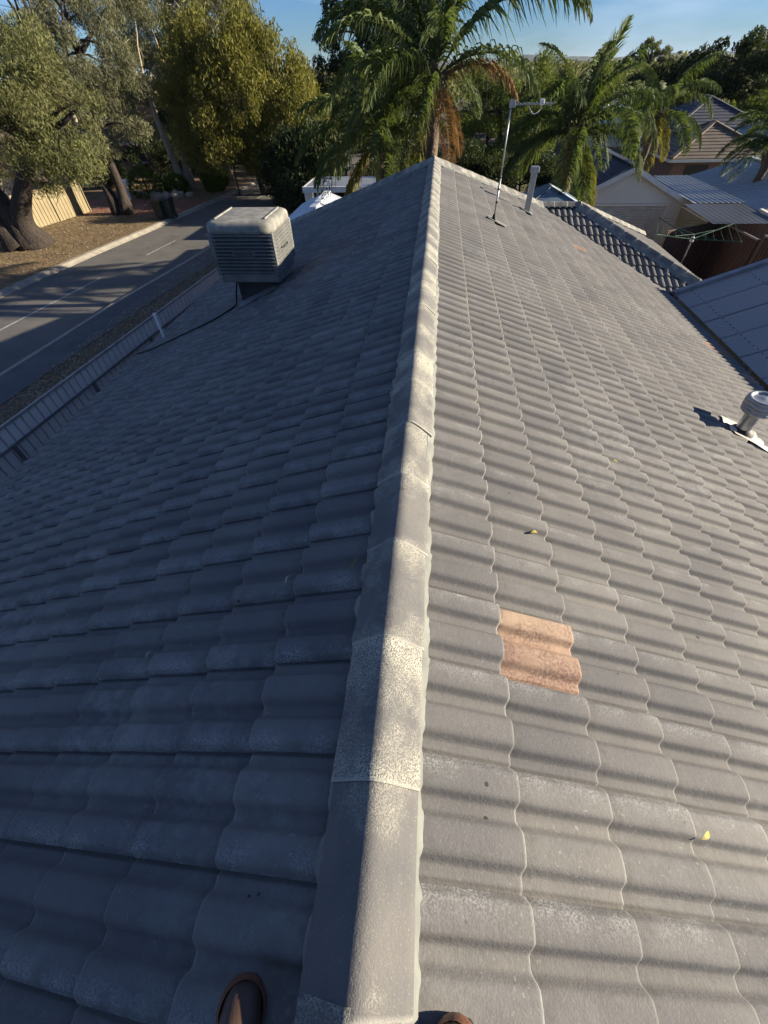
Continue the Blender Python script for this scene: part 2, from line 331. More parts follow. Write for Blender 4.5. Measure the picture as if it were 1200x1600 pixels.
def lerp2(a, b, t): return (a[0] + (b[0] - a[0]) * t, a[1] + (b[1] - a[1]) * t)
def offs(pl, d):
    r = []
    for i, p in enumerate(pl):
        q0 = pl[max(i - 1, 0)]; q1 = pl[min(i + 1, len(pl) - 1)]; dx, dy = q1[0] - q0[0], q1[1] - q0[1]; l = math.hypot(dx, dy)
        r.append((p[0] - dy / l * d, p[1] + dx / l * d))
    return r
def kerb(name, a, b):
    n = len(a); m = MB(); V = []
    for p, q in zip(a, b):
        p2 = lerp2(p, q, .12); V += [(*p, GZ - .02), (*p, GZ + .02), (*p2, GZ + .03), (*lerp2(p, q, .55), GZ + .13), (*q, GZ + .14), (*q, GZ - .02)]
    Fs = []
    for i in range(n - 1):
        for k in range(5): Fs.append((i * 6 + k, i * 6 + k + 1, (i + 1) * 6 + k + 1, (i + 1) * 6 + k))
    m.add(V, Fs); return struct(m, name, 'kerb')
kerb('kerb', farK, offs(farK, 0.42)); kerb('kerb', nearK, offs(nearK, -0.42))
# centre line dashes lie on the road
cen = [lerp2(a, b, .5) for a, b in zip(farK, nearK)]
def along(pl, y):
    for a, b in zip(pl, pl[1:]):
        if a[1] <= y <= b[1]: return lerp2(a, b, (y - a[1]) / (b[1] - a[1]))
for y0, y1 in ((10, 19.2), (22.6, 25.2), (29, 32), (36, 39)):
    a, b = along(cen, y0), along(cen, y1); m = MB()
    m.quad((a[0] - .05, a[1], GZ + .004), (a[0] + .05, a[1], GZ + .004), (b[0] + .05, b[1], GZ + .004), (b[0] - .05, b[1], GZ + .004)); build(m, 'centre_line', 'paint', road)
fv = offs(farK, 0.42); strip('verge_far', 'verge', [(-90, p[1] + (p[1] - 30) * .6) for p in fv], fv, GZ + .12)
nv = offs(nearK, -0.42); pa = offs(nearK, -0.45); pb = offs(nearK, -1.75)
strip('footpath', 'path', pa, pb, GZ + .135)
strip('verge_near', 'nverge', nv, [(8.0, p[1] - (p[0] + 14) * .1) for p in nv], GZ + .118)
m = MB(); m.quad((-16.6, 30.2, GZ + .13), (-15.9, 34.6, GZ + .13), (-21.5, 35.6, GZ + .13), (-30, 35.8, GZ + .13), (-30, 31.6, GZ + .13), (-22, 30.9, GZ + .13)); struct(m, 'driveway', 'redpave')
m = MB(); V = []; Fs = []
hx = np.linspace(-2500, 3500, 140); rr = np.random.default_rng(3)
hz = 14 + 8 * np.sin(hx * .0017 + 1) + 6 * np.sin(hx * .006) + 3 * np.sin(hx * .021) + rr.normal(0, .7, 140)
for i, x in enumerate(hx): V += [(x, 2600, GZ - 2), (x, 3000 + 120 * math.sin(x * .01), hz[i] + 3), (x, 3600, GZ - 2)]
for i in range(139): Fs += [(i * 3, (i + 1) * 3, (i + 1) * 3 + 1, i * 3 + 1), (i * 3 + 1, (i + 1) * 3 + 1, (i + 1) * 3 + 2, i * 3 + 2)]
m.add(V, Fs); struct(m, 'hills', 'hills')

# ------------------------------------------------------------------ the house underfoot
house = thing('house', (0, 6, GZ), 'brick house under the large charcoal tiled roof in the foreground', 'house')
HY = 11.40; HK = 0.79          # ridge end and the plan run of its hips
LHY = HY + HK * EAVE
WX0, WY, WZ = 2.86, 13.66, -2.86 * TA   # where the wing ridge leaves the hip
WX1 = 3.85
VE = (EAVE, WY - (EAVE - WX0) * 1.0)     # foot of the valley
WC = (WX1 + (EAVE - WX0), VE[1])       # outer corner of the wing
m = MB(); d = .05
BY = -3.0
def dn(p, k=d): return (p[0], p[1], p[2] - k)
m.quad(*map(dn, [(0, BY, 0), (0, HY, 0), (-EAVE, LHY, EZ), (-EAVE, BY, EZ)]))
m.quad(*map(dn, [(0, BY, 0), (EAVE, BY, EZ), (*VE, EZ), (WX0, WY, WZ), (0, HY, 0)]))
m.quad(*map(dn, [(WX0, WY, WZ), (*VE, EZ), (*WC, EZ), (WX1, WY, WZ)]))
m.quad(*map(dn, [(WX1, WY, WZ), (*WC, EZ), (WC[0], LHY, EZ)]))
m.quad(*map(dn, [(0, HY, 0), (WX0, WY, WZ), (WX1, WY, WZ), (WC[0], LHY, EZ), (-EAVE, LHY, EZ)]))
m.quad(*map(dn, [(0, BY, 0), (-EAVE, BY, EZ), (EAVE, BY, EZ)]))
roof = build(m, 'roof', 'sark', house)
m = MB(); m.box((-EAVE + .5, BY + .3, GZ), (EAVE - .5, VE[1] + .4, EZ - .1)); m.box((-EAVE + .5, VE[1] + .4, GZ), (WC[0] - .5, LHY - .5, EZ - .1)); build(m, 'wall', 'brick', house)
m = MB(); m.box((-EAVE + .02, BY, EZ - .22), (-EAVE + .05, LHY, EZ - .06)); m.box((EAVE - .05, BY, EZ - .22), (EAVE - .02, VE[1], EZ - .06)); m.box((EAVE - .05, VE[1] + .02, EZ - .22), (WC[0] - .02, VE[1] + .05, EZ - .06)); m.box((WC[0] - .05, VE[1] + .06, EZ - .22), (WC[0] - .02, LHY, EZ - .06)); build(m, 'fascia', 'fascia', house)
def gutter(p, q, w, nm='gutter'):
    p = Vector(p); q = Vector(q); dr = (q - p).normalized(); sd = Vector((dr.y, -dr.x, 0)) * w; m = MB(); h = Vector((0, 0, -.11)); t = Vector((0, 0, 0.012))
    prof = [Vector((0, 0, 0)), h, h + sd, sd, sd * .9, sd * .9 + h * .9, sd * .06 + h * .9, sd * .06]
    V = [p + v for v in prof] + [q + v for v in prof]; n = len(prof)
    m.add(V, [(i, (i + 1) % n, n + (i + 1) % n, n + i) for i in range(n)]); return build(m, nm, 'gutter', house)
gutter((-EAVE + .0, LHY, EZ - .07), (-EAVE + .0, BY, EZ - .07), .085)
gutter((EAVE + .0, BY, EZ - .07), (EAVE + .0, VE[1] - .1, EZ - .07), .12)
gutter((WC[0], VE[1], EZ - .07), (WC[0], LHY, EZ - .07), .10)

# --- roof tiles
TW, G = 0.30, 0.3472
def bumpf(d, w):
    q = np.clip((w - np.abs(d)) / (w * .46), 0, 1); q = q * q * (3 - 2 * q)
    return .74 * q + .26 * np.clip(1 - (d / w) ** 2, 0, 1)
def prof(t):
    z = 0.034 * bumpf(t - 0.053, 0.059) + 0.034 * bumpf(t - 0.199, 0.062)
    z = np.maximum(z, np.where(t < 0.03, 0.005, -1))
    return np.where(t > 0.2895, -0.007, z)
TS = np.array([0, .004, .009, .014, .020, .028, .040, .053, .066, .078, .087, .093, .099, .105, .112, .125, .136, .143, .150, .157, .165, .176, .190, .199, .210, .224, .236, .243, .250, .257, .262, .280, .289, .2905, .315])
TILT = .032
def tile_arrays(seg=TS, seed=0):
    n = len(seg); z = prof(seg); V = []; UV = []; Fs = []
    xs = [(-G - .05, 0), (-.16, 0), (-.012, 0), (-.003, -.0012), (0, -.005)]
    for x, dz in xs:
        for k in range(n): V.append((x, -seg[k], z[k] + dz + TILT * x / G)); UV.append((1 + x / G, seg[k] / TW))
    for i in range(len(xs) - 1):
        for k in range(n - 1): a = i * n + k; Fs.append((a, a + 1, a + n + 1, a + n))
    o = len(V)
    for k in range(n):
        V.append((0, -seg[k], z[k] - .005)); UV.append((.9, seg[k] / TW))
    for k in range(n):
        V.append((-.004, -seg[k], z[k] - .031)); UV.append((.9, seg[k] / TW))
    for k in range(n - 1): Fs.append((o + k, o + k + 1, o + n + k + 1, o + n + k))
    o = len(V)                                   # the side lap at t = 0
    for x, dz in xs:
        V.append((x, 0, z[0] + dz + TILT * x / G)); UV.append((.5, 0)); V.append((x, .001, z[0] - .016 + TILT * x / G)); UV.append((.5, 0.02))
    for i in range(len(xs) - 1): a = o + 2 * i; Fs.append((a, a + 2, a + 3, a + 1))
    return np.array(V), np.array(Fs), np.array(UV)
tV, tF, tUV = tile_arrays()
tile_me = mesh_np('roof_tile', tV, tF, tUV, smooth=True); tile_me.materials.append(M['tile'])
bare_me = tile_me.copy(); bare_me.materials.clear(); bare_me.materials.append(M['bare'])
LO = np.array([0, .009, .020, .040, .053, .066, .087, .099, .112, .136, .150, .165, .190, .210, .236, .250, .262, .289, .2905, .315])
fV, fF, fUV = tile_arrays(LO)
def frame(o, ex, ey): 
    ex = Vector(ex).normalized(); ey = Vector(ey).normalized(); ez = ex.cross(ey)
    return Matrix(((ex.x, ey.x, ez.x, o[0]), (ex.y, ey.y, ez.y, o[1]), (ex.z, ey.z, ez.z, o[2]), (0, 0, 0, 1)))
cand = []
def course(o0, ex, ey, s0, ni, y0, j0, j1, keep, slope):
    ex = Vector(ex); ey = Vector(ey); o0 = Vector(o0)
    for i in range(ni):
        for j in range(j0, j1):
            p = o0 + ex * (s0 + G * i) + ey * (y0 + TW * j)
            c = p - ex * (G / 2) - ey * (TW / 2)
            if not keep(c): continue
            jit = Matrix.Rotation(random.gauss(0, .0022), 4, 'Z') @ Matrix.Rotation(random.gauss(0, .004), 4, 'Y') @ Matrix.Translation((random.gauss(0, .0018), 0, random.gauss(0, .0006)))
            cand.append((c, frame(p, ex, ey) @ jit, slope, i, j))
Rex = (CA, 0, -SA); Lex = (-CA, 0, -SA)
course((0, 0, 0), Rex, (0, 1, 0), .4607, 17, .3159, -9, 47, lambda c: c.y < HY + HK * c.x + .35 and c.y < WY - (c.x - WX0) + .45, 'R')
course((0, 0, 0), Lex, (0, -1, 0), .4717, 17, -.2887, -54, 8, lambda c: c.y < HY - HK * c.x + .35, 'L')
Wex = (0, -CA, -SA)
course((0, WY, WZ), Wex, (1, 0, 0), .40, 9, 0.05, 9, 25, lambda c: c.x + c.y > WY + WX0 - .4 and c.x + c.y < WY + WX1 + .45, 'W')
course((WX1, 0, WZ), Rex, (0, 1, 0), .40, 9, 0.1, 35, 52, lambda c: c.x + c.y > WY + WX1 - .45, 'E')
def inframe(c):
    d = c - CAM; D = d.dot(F_)
    if D < .05: return False
    x = 600 + 636.9 * d.dot(r_) / D; y = 800 - 636.9 * d.dot(u_) / D
    return -60 < x < 1260 and -60 < y < 1680
near = sorted([c for c in cand if inframe(c[0]) and c[2] in 'RL' and c[0].y < 8], key=lambda c: (c[0] - CAM).length)[:300]
nearset = set(id(c) for c in near)
bare_far = {('R', 16, 25), ('R', 15, 25), ('R', 16, 22), ('R', 9, 34)}
for c in near:
    pink = c[2] == 'R' and c[3] == 1 and c[4] == 2
    o = link('roof_tile', bare_me if pink else tile_me, None, roof); o.matrix_basis = c[1]
    if pink: o['label'] = 'bare rusty pink and tan roof tile among the grey ones'
far = [c for c in cand if id(c) not in nearset]
def clip(bm, co, no):
    bmesh.ops.bisect_plane(bm, geom=bm.verts[:] + bm.edges[:] + bm.faces[:], plane_co=co, plane_no=no, clear_outer=True)
bmall = bmesh.new(); first = True
allV = []; allF = []; allU = []; allR = []; 
parts = {}
for sl in 'RLWE':
    fs = [c for c in far if c[2] == sl]; 
    if not fs: continue
    n = len(fV); VV = np.empty((len(fs) * n, 3)); FF = np.empty((len(fs) * len(fF), 4), int); rr_ = np.repeat(rng.random(len(fs)), len(fF))
    for q, c in enumerate(fs):
        Mx = np.array(c[1]); VV[q * n:(q + 1) * n] = fV @ Mx[:3, :3].T + Mx[:3, 3]; FF[q * len(fF):(q + 1) * len(fF)] = fF + q * n
    me = mesh_np('far_tiles', VV, FF, np.tile(fUV, (len(fs), 1)), rr_, smooth=True)
    me.materials.append(M['tile']); me.materials.append(M['bare'])
    mi = np.zeros(len(FF), np.int32)
    for q, c in enumerate(fs):
        if (c[2], c[3], c[4]) in bare_far: mi[q * len(fF):(q + 1) * len(fF)] = 1
    me.polygons.foreach_set('material_index', mi)
    bm = bmesh.new(); bm.from_mesh(me)
    if sl == 'R':
        clip(bm, (0, HY, 0), (-HK, 1, 0)); clip(bm, (WX0, WY - .03, 0), (1, 1, 0))
    elif sl == 'L': clip(bm, (0, HY, 0), (HK, 1, 0))
    elif sl == 'W': clip(bm, (WX0, WY + .03, 0), (-1, -1, 0)); clip(bm, (WX1, WY, 0), (1, 1, 0))
    else: clip(bm, (WX1, WY, 0), (-1, -1, 0)); clip(bm, (WX1, WY, 0), (-.9, 1, 0))
    bm.to_mesh(me); bm.free(); parts[sl] = me
bm = bmesh.new()
for me in parts.values(): bm.from_mesh(me)
me = bpy.data.meshes.new('roof_tiles_beyond'); bm.to_mesh(me); bm.free()
for k in ('tile', 'bare'): me.materials.append(M[k])
link('roof_tiles_beyond', me, None, roof, 'stuff')

# --- ridge caps, hip caps and their bedding
CW = .122
CAPX = [-1, -.99, -.85, -.65, -.48, -.34, -.22, -.11, 0, .11, .22, .34, .48, .65, .85, .99, 1]
def cap_me(L, seed, flare=.006):
    n = len(CAPX); V = []; UV = []; Fs = []
    ys = [0, .004, .02, .1, L * .5, L * .9, L + .02]
    for q, y in enumerate(ys):
        fl = flare * max(0, 1 - y / (L * .6)) - (.003 if q == 0 else 0)
        for k in range(n):
            a = CAPX[k]; x = a * (CW + fl); z = .062 - .088 * (math.sqrt(a * a + .075) - math.sqrt(.075)) / (math.sqrt(1.075) - math.sqrt(.075)) + fl
            if abs(a) == 1: z -= .006
            V.append((x, y, z)); UV.append((y / L, (a + 1) / 2))
    for i in range(len(ys) - 1):
        for k in range(n - 1): b = i * n + k; Fs.append((b, b + 1, b + n + 1, b + n))
    o = len(V)
    for k in range(n): V.append(V[k]); UV.append((0, .5))
    for k in range(n): v = V[k]; V.append((v[0] * .93, .002, v[2] - .016)); UV.append((0, .5))
    for k in range(n - 1): Fs.append((o + k, o + n + k, o + n + k + 1, o + k + 1))
    return mesh_np('ridge_cap', np.array(V), np.array(Fs), np.array(UV), smooth=True)
CL = .4109
capm = cap_me(CL, 0); capm.materials.append(M['cap'])
capp = capm.copy(); capp.materials[0] = M['capplain']; capl = capm.copy(); capl.materials[0] = M['caplichen']
k = -8
while True:
    y = .2028 + CL * k
    if y > HY - .1: break
    if y > -2.8:
        o = link('ridge_cap', {-1: capp, -2: capp, 0: capl}.get(k, capm), None, roof)
        o.matrix_basis = Matrix.Translation((random.gauss(0, .0025), y, random.gauss(0, .0015) + .004)) @ Matrix.Rotation(random.gauss(0, .005), 4, 'Z') @ Matrix.Rotation(R(.5), 4, 'X')
    k += 1
def hipcaps(p, q, s=1.0, name='hip_cap'):
    p = Vector(p); q = Vector(q); L = (q - p).length; d = (p - q).normalized(); n = int(L / .40) + 1
    x = d.cross(Vector((0, 0, 1))).normalized(); z = x.cross(d)
    for i in range(n):
        b = p - d * ((i + 1) * L / n)
        o = link(name, capm, None, roof)
        o.matrix_basis = Matrix(((x.x, d.x, z.x, b.x), (x.y, d.y, z.y, b.y), (x.z, d.z, z.z, b.z + .035), (0, 0, 0, 1))) @ Matrix.Rotation(random.gauss(0, .01), 4, 'Z')
hipcaps((0, HY, 0), (-EAVE, LHY, EZ)); hipcaps((0, HY, 0), (WX0, WY, WZ))
hipcaps((WX1, WY, WZ), (*WC, EZ)); hipcaps((WX0, WY, WZ), (WX1, WY, WZ), name='ridge_cap')
hipcaps((WX1, WY, WZ), (WC[0], LHY, EZ))
def bedding(p, ex, along_, L, s0, s1, zin, ph, side, name='ridge_mortar', step=.0125, tp=None):
    """ragged strip of pointing from under the caps onto the tiles"""
    p = Vector(p); ex = Vector(ex).normalized(); al = Vector(along_).normalized(); nrm = ex.cross(al) * side
    N = int(L / step); V = []; Fs = []; UV = None
    r1 = np.convolve(rng.normal(0, 1, N + 40), np.ones(5) / 5, 'same'); r2 = np.convolve(rng.normal(0, 1, N + 40), np.ones(25) / 25, 'same')
    for i in range(N + 1):
        y = i * step; t = ((ph - y) * side) % TW
        h = float(prof(np.array([t]))[0]); h = max(h, 0) - TILT * .75
        e = s1 + .005 * r1[i] + .022 * r2[i] - .16 * max(h + .018, 0) + .003 * math.sin(y * 41)
        b = p + al * y
        V += [b + ex * s0 + nrm * zin, b + ex * (s0 + (e - s0) * .45) + nrm * (max(h, .0) + .017 + .002 * r1[i + 7]), b + ex * (e - .007) + nrm * (h + .011), b + ex * e + nrm * (h - .006)]
    for i in range(N):
        for k in range(3): a = i * 4 + k; Fs.append((a, a + 1, a + 5, a + 4) if side > 0 else (a, a + 4, a + 5, a + 1))
    m = MB(); m.add(V, Fs); return build(m, name, 'mortar', roof, smooth=True)
bedding((0, -2, 0), Rex, (0, 1, 0), HY + 2, .10, .156, .034, .3159 + 2 + 30 * TW, 1)
bedding((0, -2, 0), Lex, (0, 1, 0), HY + 2, .10, .146, .034, .2887 + 2 - 30 * TW, -1)
def bed2(p, q, side):
    p = Vector(p); q = Vector(q); d = (q - p).normalized(); x = Vector((d.y, -d.x, 0)).normalized() * side; N = int((q - p).length / .05); V = []; Fs = []
    r1 = rng.normal(0, .012, N + 1)
    for i in range(N + 1):
        b = p + (q - p) * (i / N); w = .215 + r1[i] + .02 * math.sin(i * 1.3)
        V += [b + x * .09 + Vector((0, 0, .03)), b + x * w + Vector((0, 0, -.02 - .02))]
    for i in range(N): Fs.append((i * 2, i * 2 + 1, i * 2 + 3, i * 2 + 2))
    m = MB(); m.add(V, Fs); build(m, 'hip_mortar', 'mortar', roof)
bed2((0, HY, 0), (WX0, WY, WZ), 1); bed2((0, HY, 0), (-EAVE, LHY, EZ), -1); bed2((WX1, WY, WZ), (*WC, EZ), 1); bed2((WX1, WY, WZ), (*WC, EZ), -1)

# ------------------------------------------------------------------ things on the roof
def zr(x): return -abs(x) * TA
# evaporative cooler
cx0, cx1, cy0, cy1, cz0, cz1 = -3.23, -2.24, 6.72, 7.72, -.79, -.11
cool = thing('evaporative_cooler', ((cx0 + cx1) / 2, (cy0 + cy1) / 2, zr(-2.75)), 'boxy weathered evaporative cooler with louvred sides on the shaded roof slope', 'air cooler')
def loft(rings, n=40, e=5.0):
    V = []; Fs = []
    for hx2, hy2, z in rings:
        for k in range(n):
            a = 2 * math.pi * (k + .5) / n; c_, s_ = math.cos(a), math.sin(a); r2 = (abs(c_) ** e + abs(s_) ** e) ** (-1 / e)
            V.append(((cx0 + cx1) / 2 + hx2 * c_ * r2, (cy0 + cy1) / 2 + hy2 * s_ * r2, z))
    for i in range(len(rings) - 1):
        for k in range(n): Fs.append((i * n + k, i * n + (k + 1) % n, (i + 1) * n + (k + 1) % n, (i + 1) * n + k))
    Fs.append(tuple(range((len(rings) - 1) * n, len(rings) * n))); m = MB(); return m.add(V, Fs)
lid = build(loft([(.46, .46, cz1 - .10), (.497, .502, cz1 - .10), (.498, .503, cz1 - .06), (.495, .50, cz1 - .01), (.482, .487, cz1 + .022), (.455, .46, cz1 + .042), (.41, .415, cz1 + .052), (.2, .2, cz1 + .062), (.01, .01, cz1 + .064)], e=14), 'lid', 'plasticlid', cool, smooth=True)
for xa in (cx0 + .12, cx1 - .12):
    m = MB(); m.box((xa - .012, cy0 + .14, cz1 + .045), (xa + .012, cy1 - .14, cz1 + .07)); build(m, 'lid_rib', 'plasticlid', lid, bevel=.004)
m = MB(); m.box((cx0 + .07, cy0 + .07, cz0 + .05), (cx1 - .07, cy1 - .07, cz1 - .06)); build(m, 'pad', 'black', cool)
m = MB(); m.box((cx0 + .03, cy0 + .03, cz0 - .07), (cx1 - .03, cy1 - .03, cz0 + .06)); tray = build(m, 'water_tray', 'plastic', cool, bevel=.02)
for x in (cx0, cx1):
    for y in (cy0, cy1):
        sx = 1 if x == cx0 else -1; sy = 1 if y == cy0 else -1
        m = MB(); m.box((min(x, x + sx * .07), min(y, y + sy * .07), cz0 + .04), (max(x, x + sx * .07), max(y, y + sy * .07), cz1 - .09)); build(m, 'corner_post', 'plastic', cool, bevel=.012)
NS = 11
hh = (cz1 - .10 - cz0 - .06) / NS
sl = MB(); sl.add([(-.5, 0, 0), (.5, 0, 0), (.5, -.045, -hh * .42), (-.5, -.045, -hh * .42), (-.5, -.045, -hh * .62), (.5, -.045, -hh * .62), (.5, 0, -hh * .30), (-.5, 0, -hh * .30)],
                  [(0, 3, 2, 1), (3, 4, 5, 2), (4, 7, 6, 5), (0, 1, 6, 7), (0, 7, 4, 3), (1, 2, 5, 6)])
slm = sl.mesh('slat'); slm.materials.append(M['plastic'])
fc = Vector(((cx0 + cx1) / 2, (cy0 + cy1) / 2, 0)); 
for side in range(4):
    a = side * math.pi / 2; w = (cx1 - cx0) if side % 2 == 0 else (cy1 - cy0)
    hd = ((cy1 - cy0) if side % 2 == 0 else (cx1 - cx0)) / 2 - .035
    for k in range(NS):
        o = link('slat', slm, None, cool); z = cz1 - .10 - k * hh
        ctr = fc + Vector((math.sin(a) * 0, 0, 0)) + (Matrix.Rotation(a, 3, 'Z') @ Vector((0, -hd, 0))) + Vector((0, 0, z))
        o.matrix_basis = Matrix.Translation(ctr) @ Matrix.Rotation(a, 4, 'Z') @ Matrix.Diagonal((w - .06, 1, 1, 1))
def lettering(txt, size, Mx, mat, parent, name='lettering', ext=.003):
    cu = bpy.data.curves.new(name, 'FONT'); cu.body = txt; cu.size = size; cu.extrude = ext; cu.align_x = 'CENTER'; cu.align_y = 'CENTER'; cu.resolution_u = 3
    ob = bpy.data.objects.new('tmp', cu); COL.objects.link(ob); dg = bpy.context.evaluated_depsgraph_get()
    me = bpy.data.meshes.new_from_object(ob.evaluated_get(dg)); bpy.data.objects.remove(ob)
    o = link(name, me, mat, parent); o.matrix_basis = Mx; return o
zb = cz1 - .10 - 5.0 * hh + .005
for side in (0, 1):
    a = side * math.pi / 2; c = fc + (Matrix.Rotation(a, 3, 'Z') @ Vector((0, -.512, 0))) + Vector((0, 0, zb - .02))
    Mx = Matrix.Translation(c) @ Matrix.Rotation(a, 4, 'Z') @ Matrix.Rotation(math.pi / 2, 4, 'X')
    mbb = MB(); mbb.box((-.17, -.026, -.014), (.17, .026, -.006)); pl = link('name_plate', mbb.mesh('name_plate'), 'plastic', cool); pl.matrix_basis = Mx
    lettering('BREEZAIR', .052, Mx @ Matrix.Translation((0, 0, -.004)) @ Matrix.Diagonal((1.3, 1, 1, 1)), 'plasticdark', cool)
m = MB(); px0, px1, py0, py1 = -3.06, -2.46, 6.98, 7.5
V = [(px0, py0, zr(px0) - .05), (px1, py0, zr(px1) - .05), (px1, py1, zr(px1) - .05), (px0, py1, zr(px0) - .05), (px0, py0, cz0 - .06), (px1, py0, cz0 - .06), (px1, py1, cz0 - .06), (px0, py1, cz0 - .06)]
m.add(V, [(0, 1, 5, 4), (1, 2, 6, 5), (2, 3, 7, 6), (3, 0, 4, 7)]); build(m, 'duct', 'plasticdark', cool)
m = MB(); e = .10
V = [(px0 - e, py0 - e, zr(px0 - e) + .02), (px1 + e, py0 - e, zr(px1 + e) + .02), (px1 + e, py1 + e, zr(px1 + e) + .02), (px0 - e, py1 + e, zr(px0 - e) + .02),
     (px0 - .005, py0 - .005, zr(px0) + .07), (px1 + .005, py0 - .005, zr(px1) + .07), (px1 + .005, py1 + .005, zr(px1) + .07), (px0 - .005, py1 + .005, zr(px0) + .07)]
m.add(V, [(0, 1, 5, 4), (1, 2, 6, 5), (2, 3, 7, 6), (3, 0, 4, 7)]); build(m, 'flashing', 'fencedark', cool)
def spline(pts, n=8):
    P = [Vector(p) for p in pts]; P = [P[0] * 2 - P[1]] + P + [P[-1] * 2 - P[-2]]; r = []
    for i in range(1, len(P) - 2):
        for k in range(n):
            t = k / n; a, b, c, d_ = P[i - 1:i + 3]
            r.append(.5 * ((2 * b) + (c - a) * t + (2 * a - 5 * b + 4 * c - d_) * t * t + (3 * b - a - 3 * c + d_) * t ** 3))
    return r + [P[-2]]
m = MB(); m.tube(spline([(-3.0, 6.85, cz0 - .05), (-3.12, 6.95, -1.08), (-3.22, 7.05, zr(3.22) + .06), (-3.32, 6.9, zr(3.32) + .05), (-3.62, 6.78, zr(3.62) + .05), (-4.1, 6.83, zr(4.1) + .05), (-4.7, 6.9, zr(4.7) + .05), (-5.2, 7.02, zr(5.2) + .05), (-5.66, 7.25, EZ + .03)]), .014, 6)
tag(build(m, 'drain_hose', 'black', smooth=True), 'thin black hose curving down the shaded tiles from the cooler to the gutter', 'hose')
m = MB(); m.tube(spline([(-2.9, 6.98, cz0 - .06), (-2.95, 6.9, -1.0), (-3.0, 6.93, -1.05), (-2.98, 6.96, -1.12)], 5), .006, 5); build(m, 'cable', 'black', cool)
pv = thing('vent_pipe', (-5.2, 7.65, zr(5.2)), 'slim white plastic pipe standing at the left roof edge near the fence', 'pipe')
m = MB(); m.tube([(-5.2, 7.65, zr(5.2) - .05), (-5.2, 7.65, zr(5.2) + .44)], .027, 12); build(m, 'pipe', 'pvc', pv, smooth=False)
m = MB(); m.lathe([(.0, .0), (.034, .0), (.034, .05), (.02, .06), (0, .062)], (-5.2, 7.65, zr(5.2) + .42), 12); build(m, 'cap', 'pvc', pv)
# antenna
ax, ay = 1.075, 8.47; az = zr(ax)
ant = thing('television_antenna', (ax, ay, az), 'thin steel mast with a horizontal television antenna on the sunlit slope', 'antenna')
m = MB(); m.tube([(ax, ay, az), (ax + .01, ay, az + .62)], .016, 8); m.tube([(ax + .01, ay, az + .60), (ax + .012, ay, az + 1.44)], .012, 8); build(m, 'mast', 'galv', ant, smooth=True)
m = MB(); m.lathe([(.07, 0), (.05, .05), (.028, .11), (.020, .13)], (ax, ay, az - .01), 12); build(m, 'rubber_boot', 'black', ant, smooth=True)
for z in (.28, .45, .60): 
    m = MB(); m.lathe([(.013, -.012), (.022, -.012), (.022, .012), (.013, .012)], (ax + .007, ay, az + z), 10); build(m, 'clamp', 'black', ant)
bd = Vector((.62, .02, 0.0)); b0 = Vector((ax + .0, ay, az + 1.42))
m = MB(); m.beam(b0 - bd * .02, b0 + bd, .018, .018); boom = build(m, 'boom', 'galv', ant)
m = MB(); m.box((b0.x - .015, b0.y - .03, b0.z - .03), (b0.x + .07, b0.y + .03, b0.z + .05)); build(m, 'mount_bracket', 'galv', ant, bevel=.006)
for i in range(9):
    c = b0 + bd * (.12 + .1 * i); l = .20 - .012 * i; m = MB(); m.tube([c + Vector((0, -l, .012)), c + Vector((0, l, .012))], .005, 5); build(m, 'element', 'galv', boom)
m = MB(); c = b0 + bd * .72; m.box((c.x - .03, c.y - .025, c.z - .01), (c.x + .03, c.y + .025, c.z + .05)); build(m, 'junction_box', 'pvc', ant, bevel=.008)
m = MB(); m.tube(spline([c, c + Vector((-.02, 0, -.07)), c + Vector((-.1, 0, -.1)), c + Vector((-.18, .0, -.02))], 5), .005, 5); build(m, 'cable', 'pvc', ant)
m = MB(); m.add([(ax - .11, ay - .09, zr(ax - .11) + .045), (ax + .22, ay - .09, zr(ax + .22) + .04), (ax + .24, ay + .1, zr(ax + .24) + .04), (ax - .1, ay + .1, zr(ax - .1) + .045)], [(0, 1, 2, 3)]); build(m, 'flashing', 'mortar', ant)
# flue
fx, fy = 2.10, 11.3; fz = zr(fx)
flue = thing('flue_pipe', (fx, fy, fz), 'tall square-capped galvanised flue near the far right hip', 'flue')
m = MB(); m.box((fx - .055, fy - .055, fz - .1), (fx + .055, fy + .055, fz + .74)); build(m, 'shaft', 'galv', flue, bevel=.006)
m = MB(); m.box((fx - .085, fy - .085, fz + .70), (fx + .085, fy + .085, fz + .80)); build(m, 'cap', 'galv', flue, bevel=.01)
m = MB(); m.add([(fx - .16, fy - .12, zr(fx - .16) + .045), (fx + .14, fy - .12, zr(fx + .14) + .045), (fx + .14, fy + .12, zr(fx + .14) + .045), (fx - .16, fy + .12, zr(fx - .16) + .045)], [(0, 1, 2, 3)]); build(m, 'flashing', 'mortar', flue)
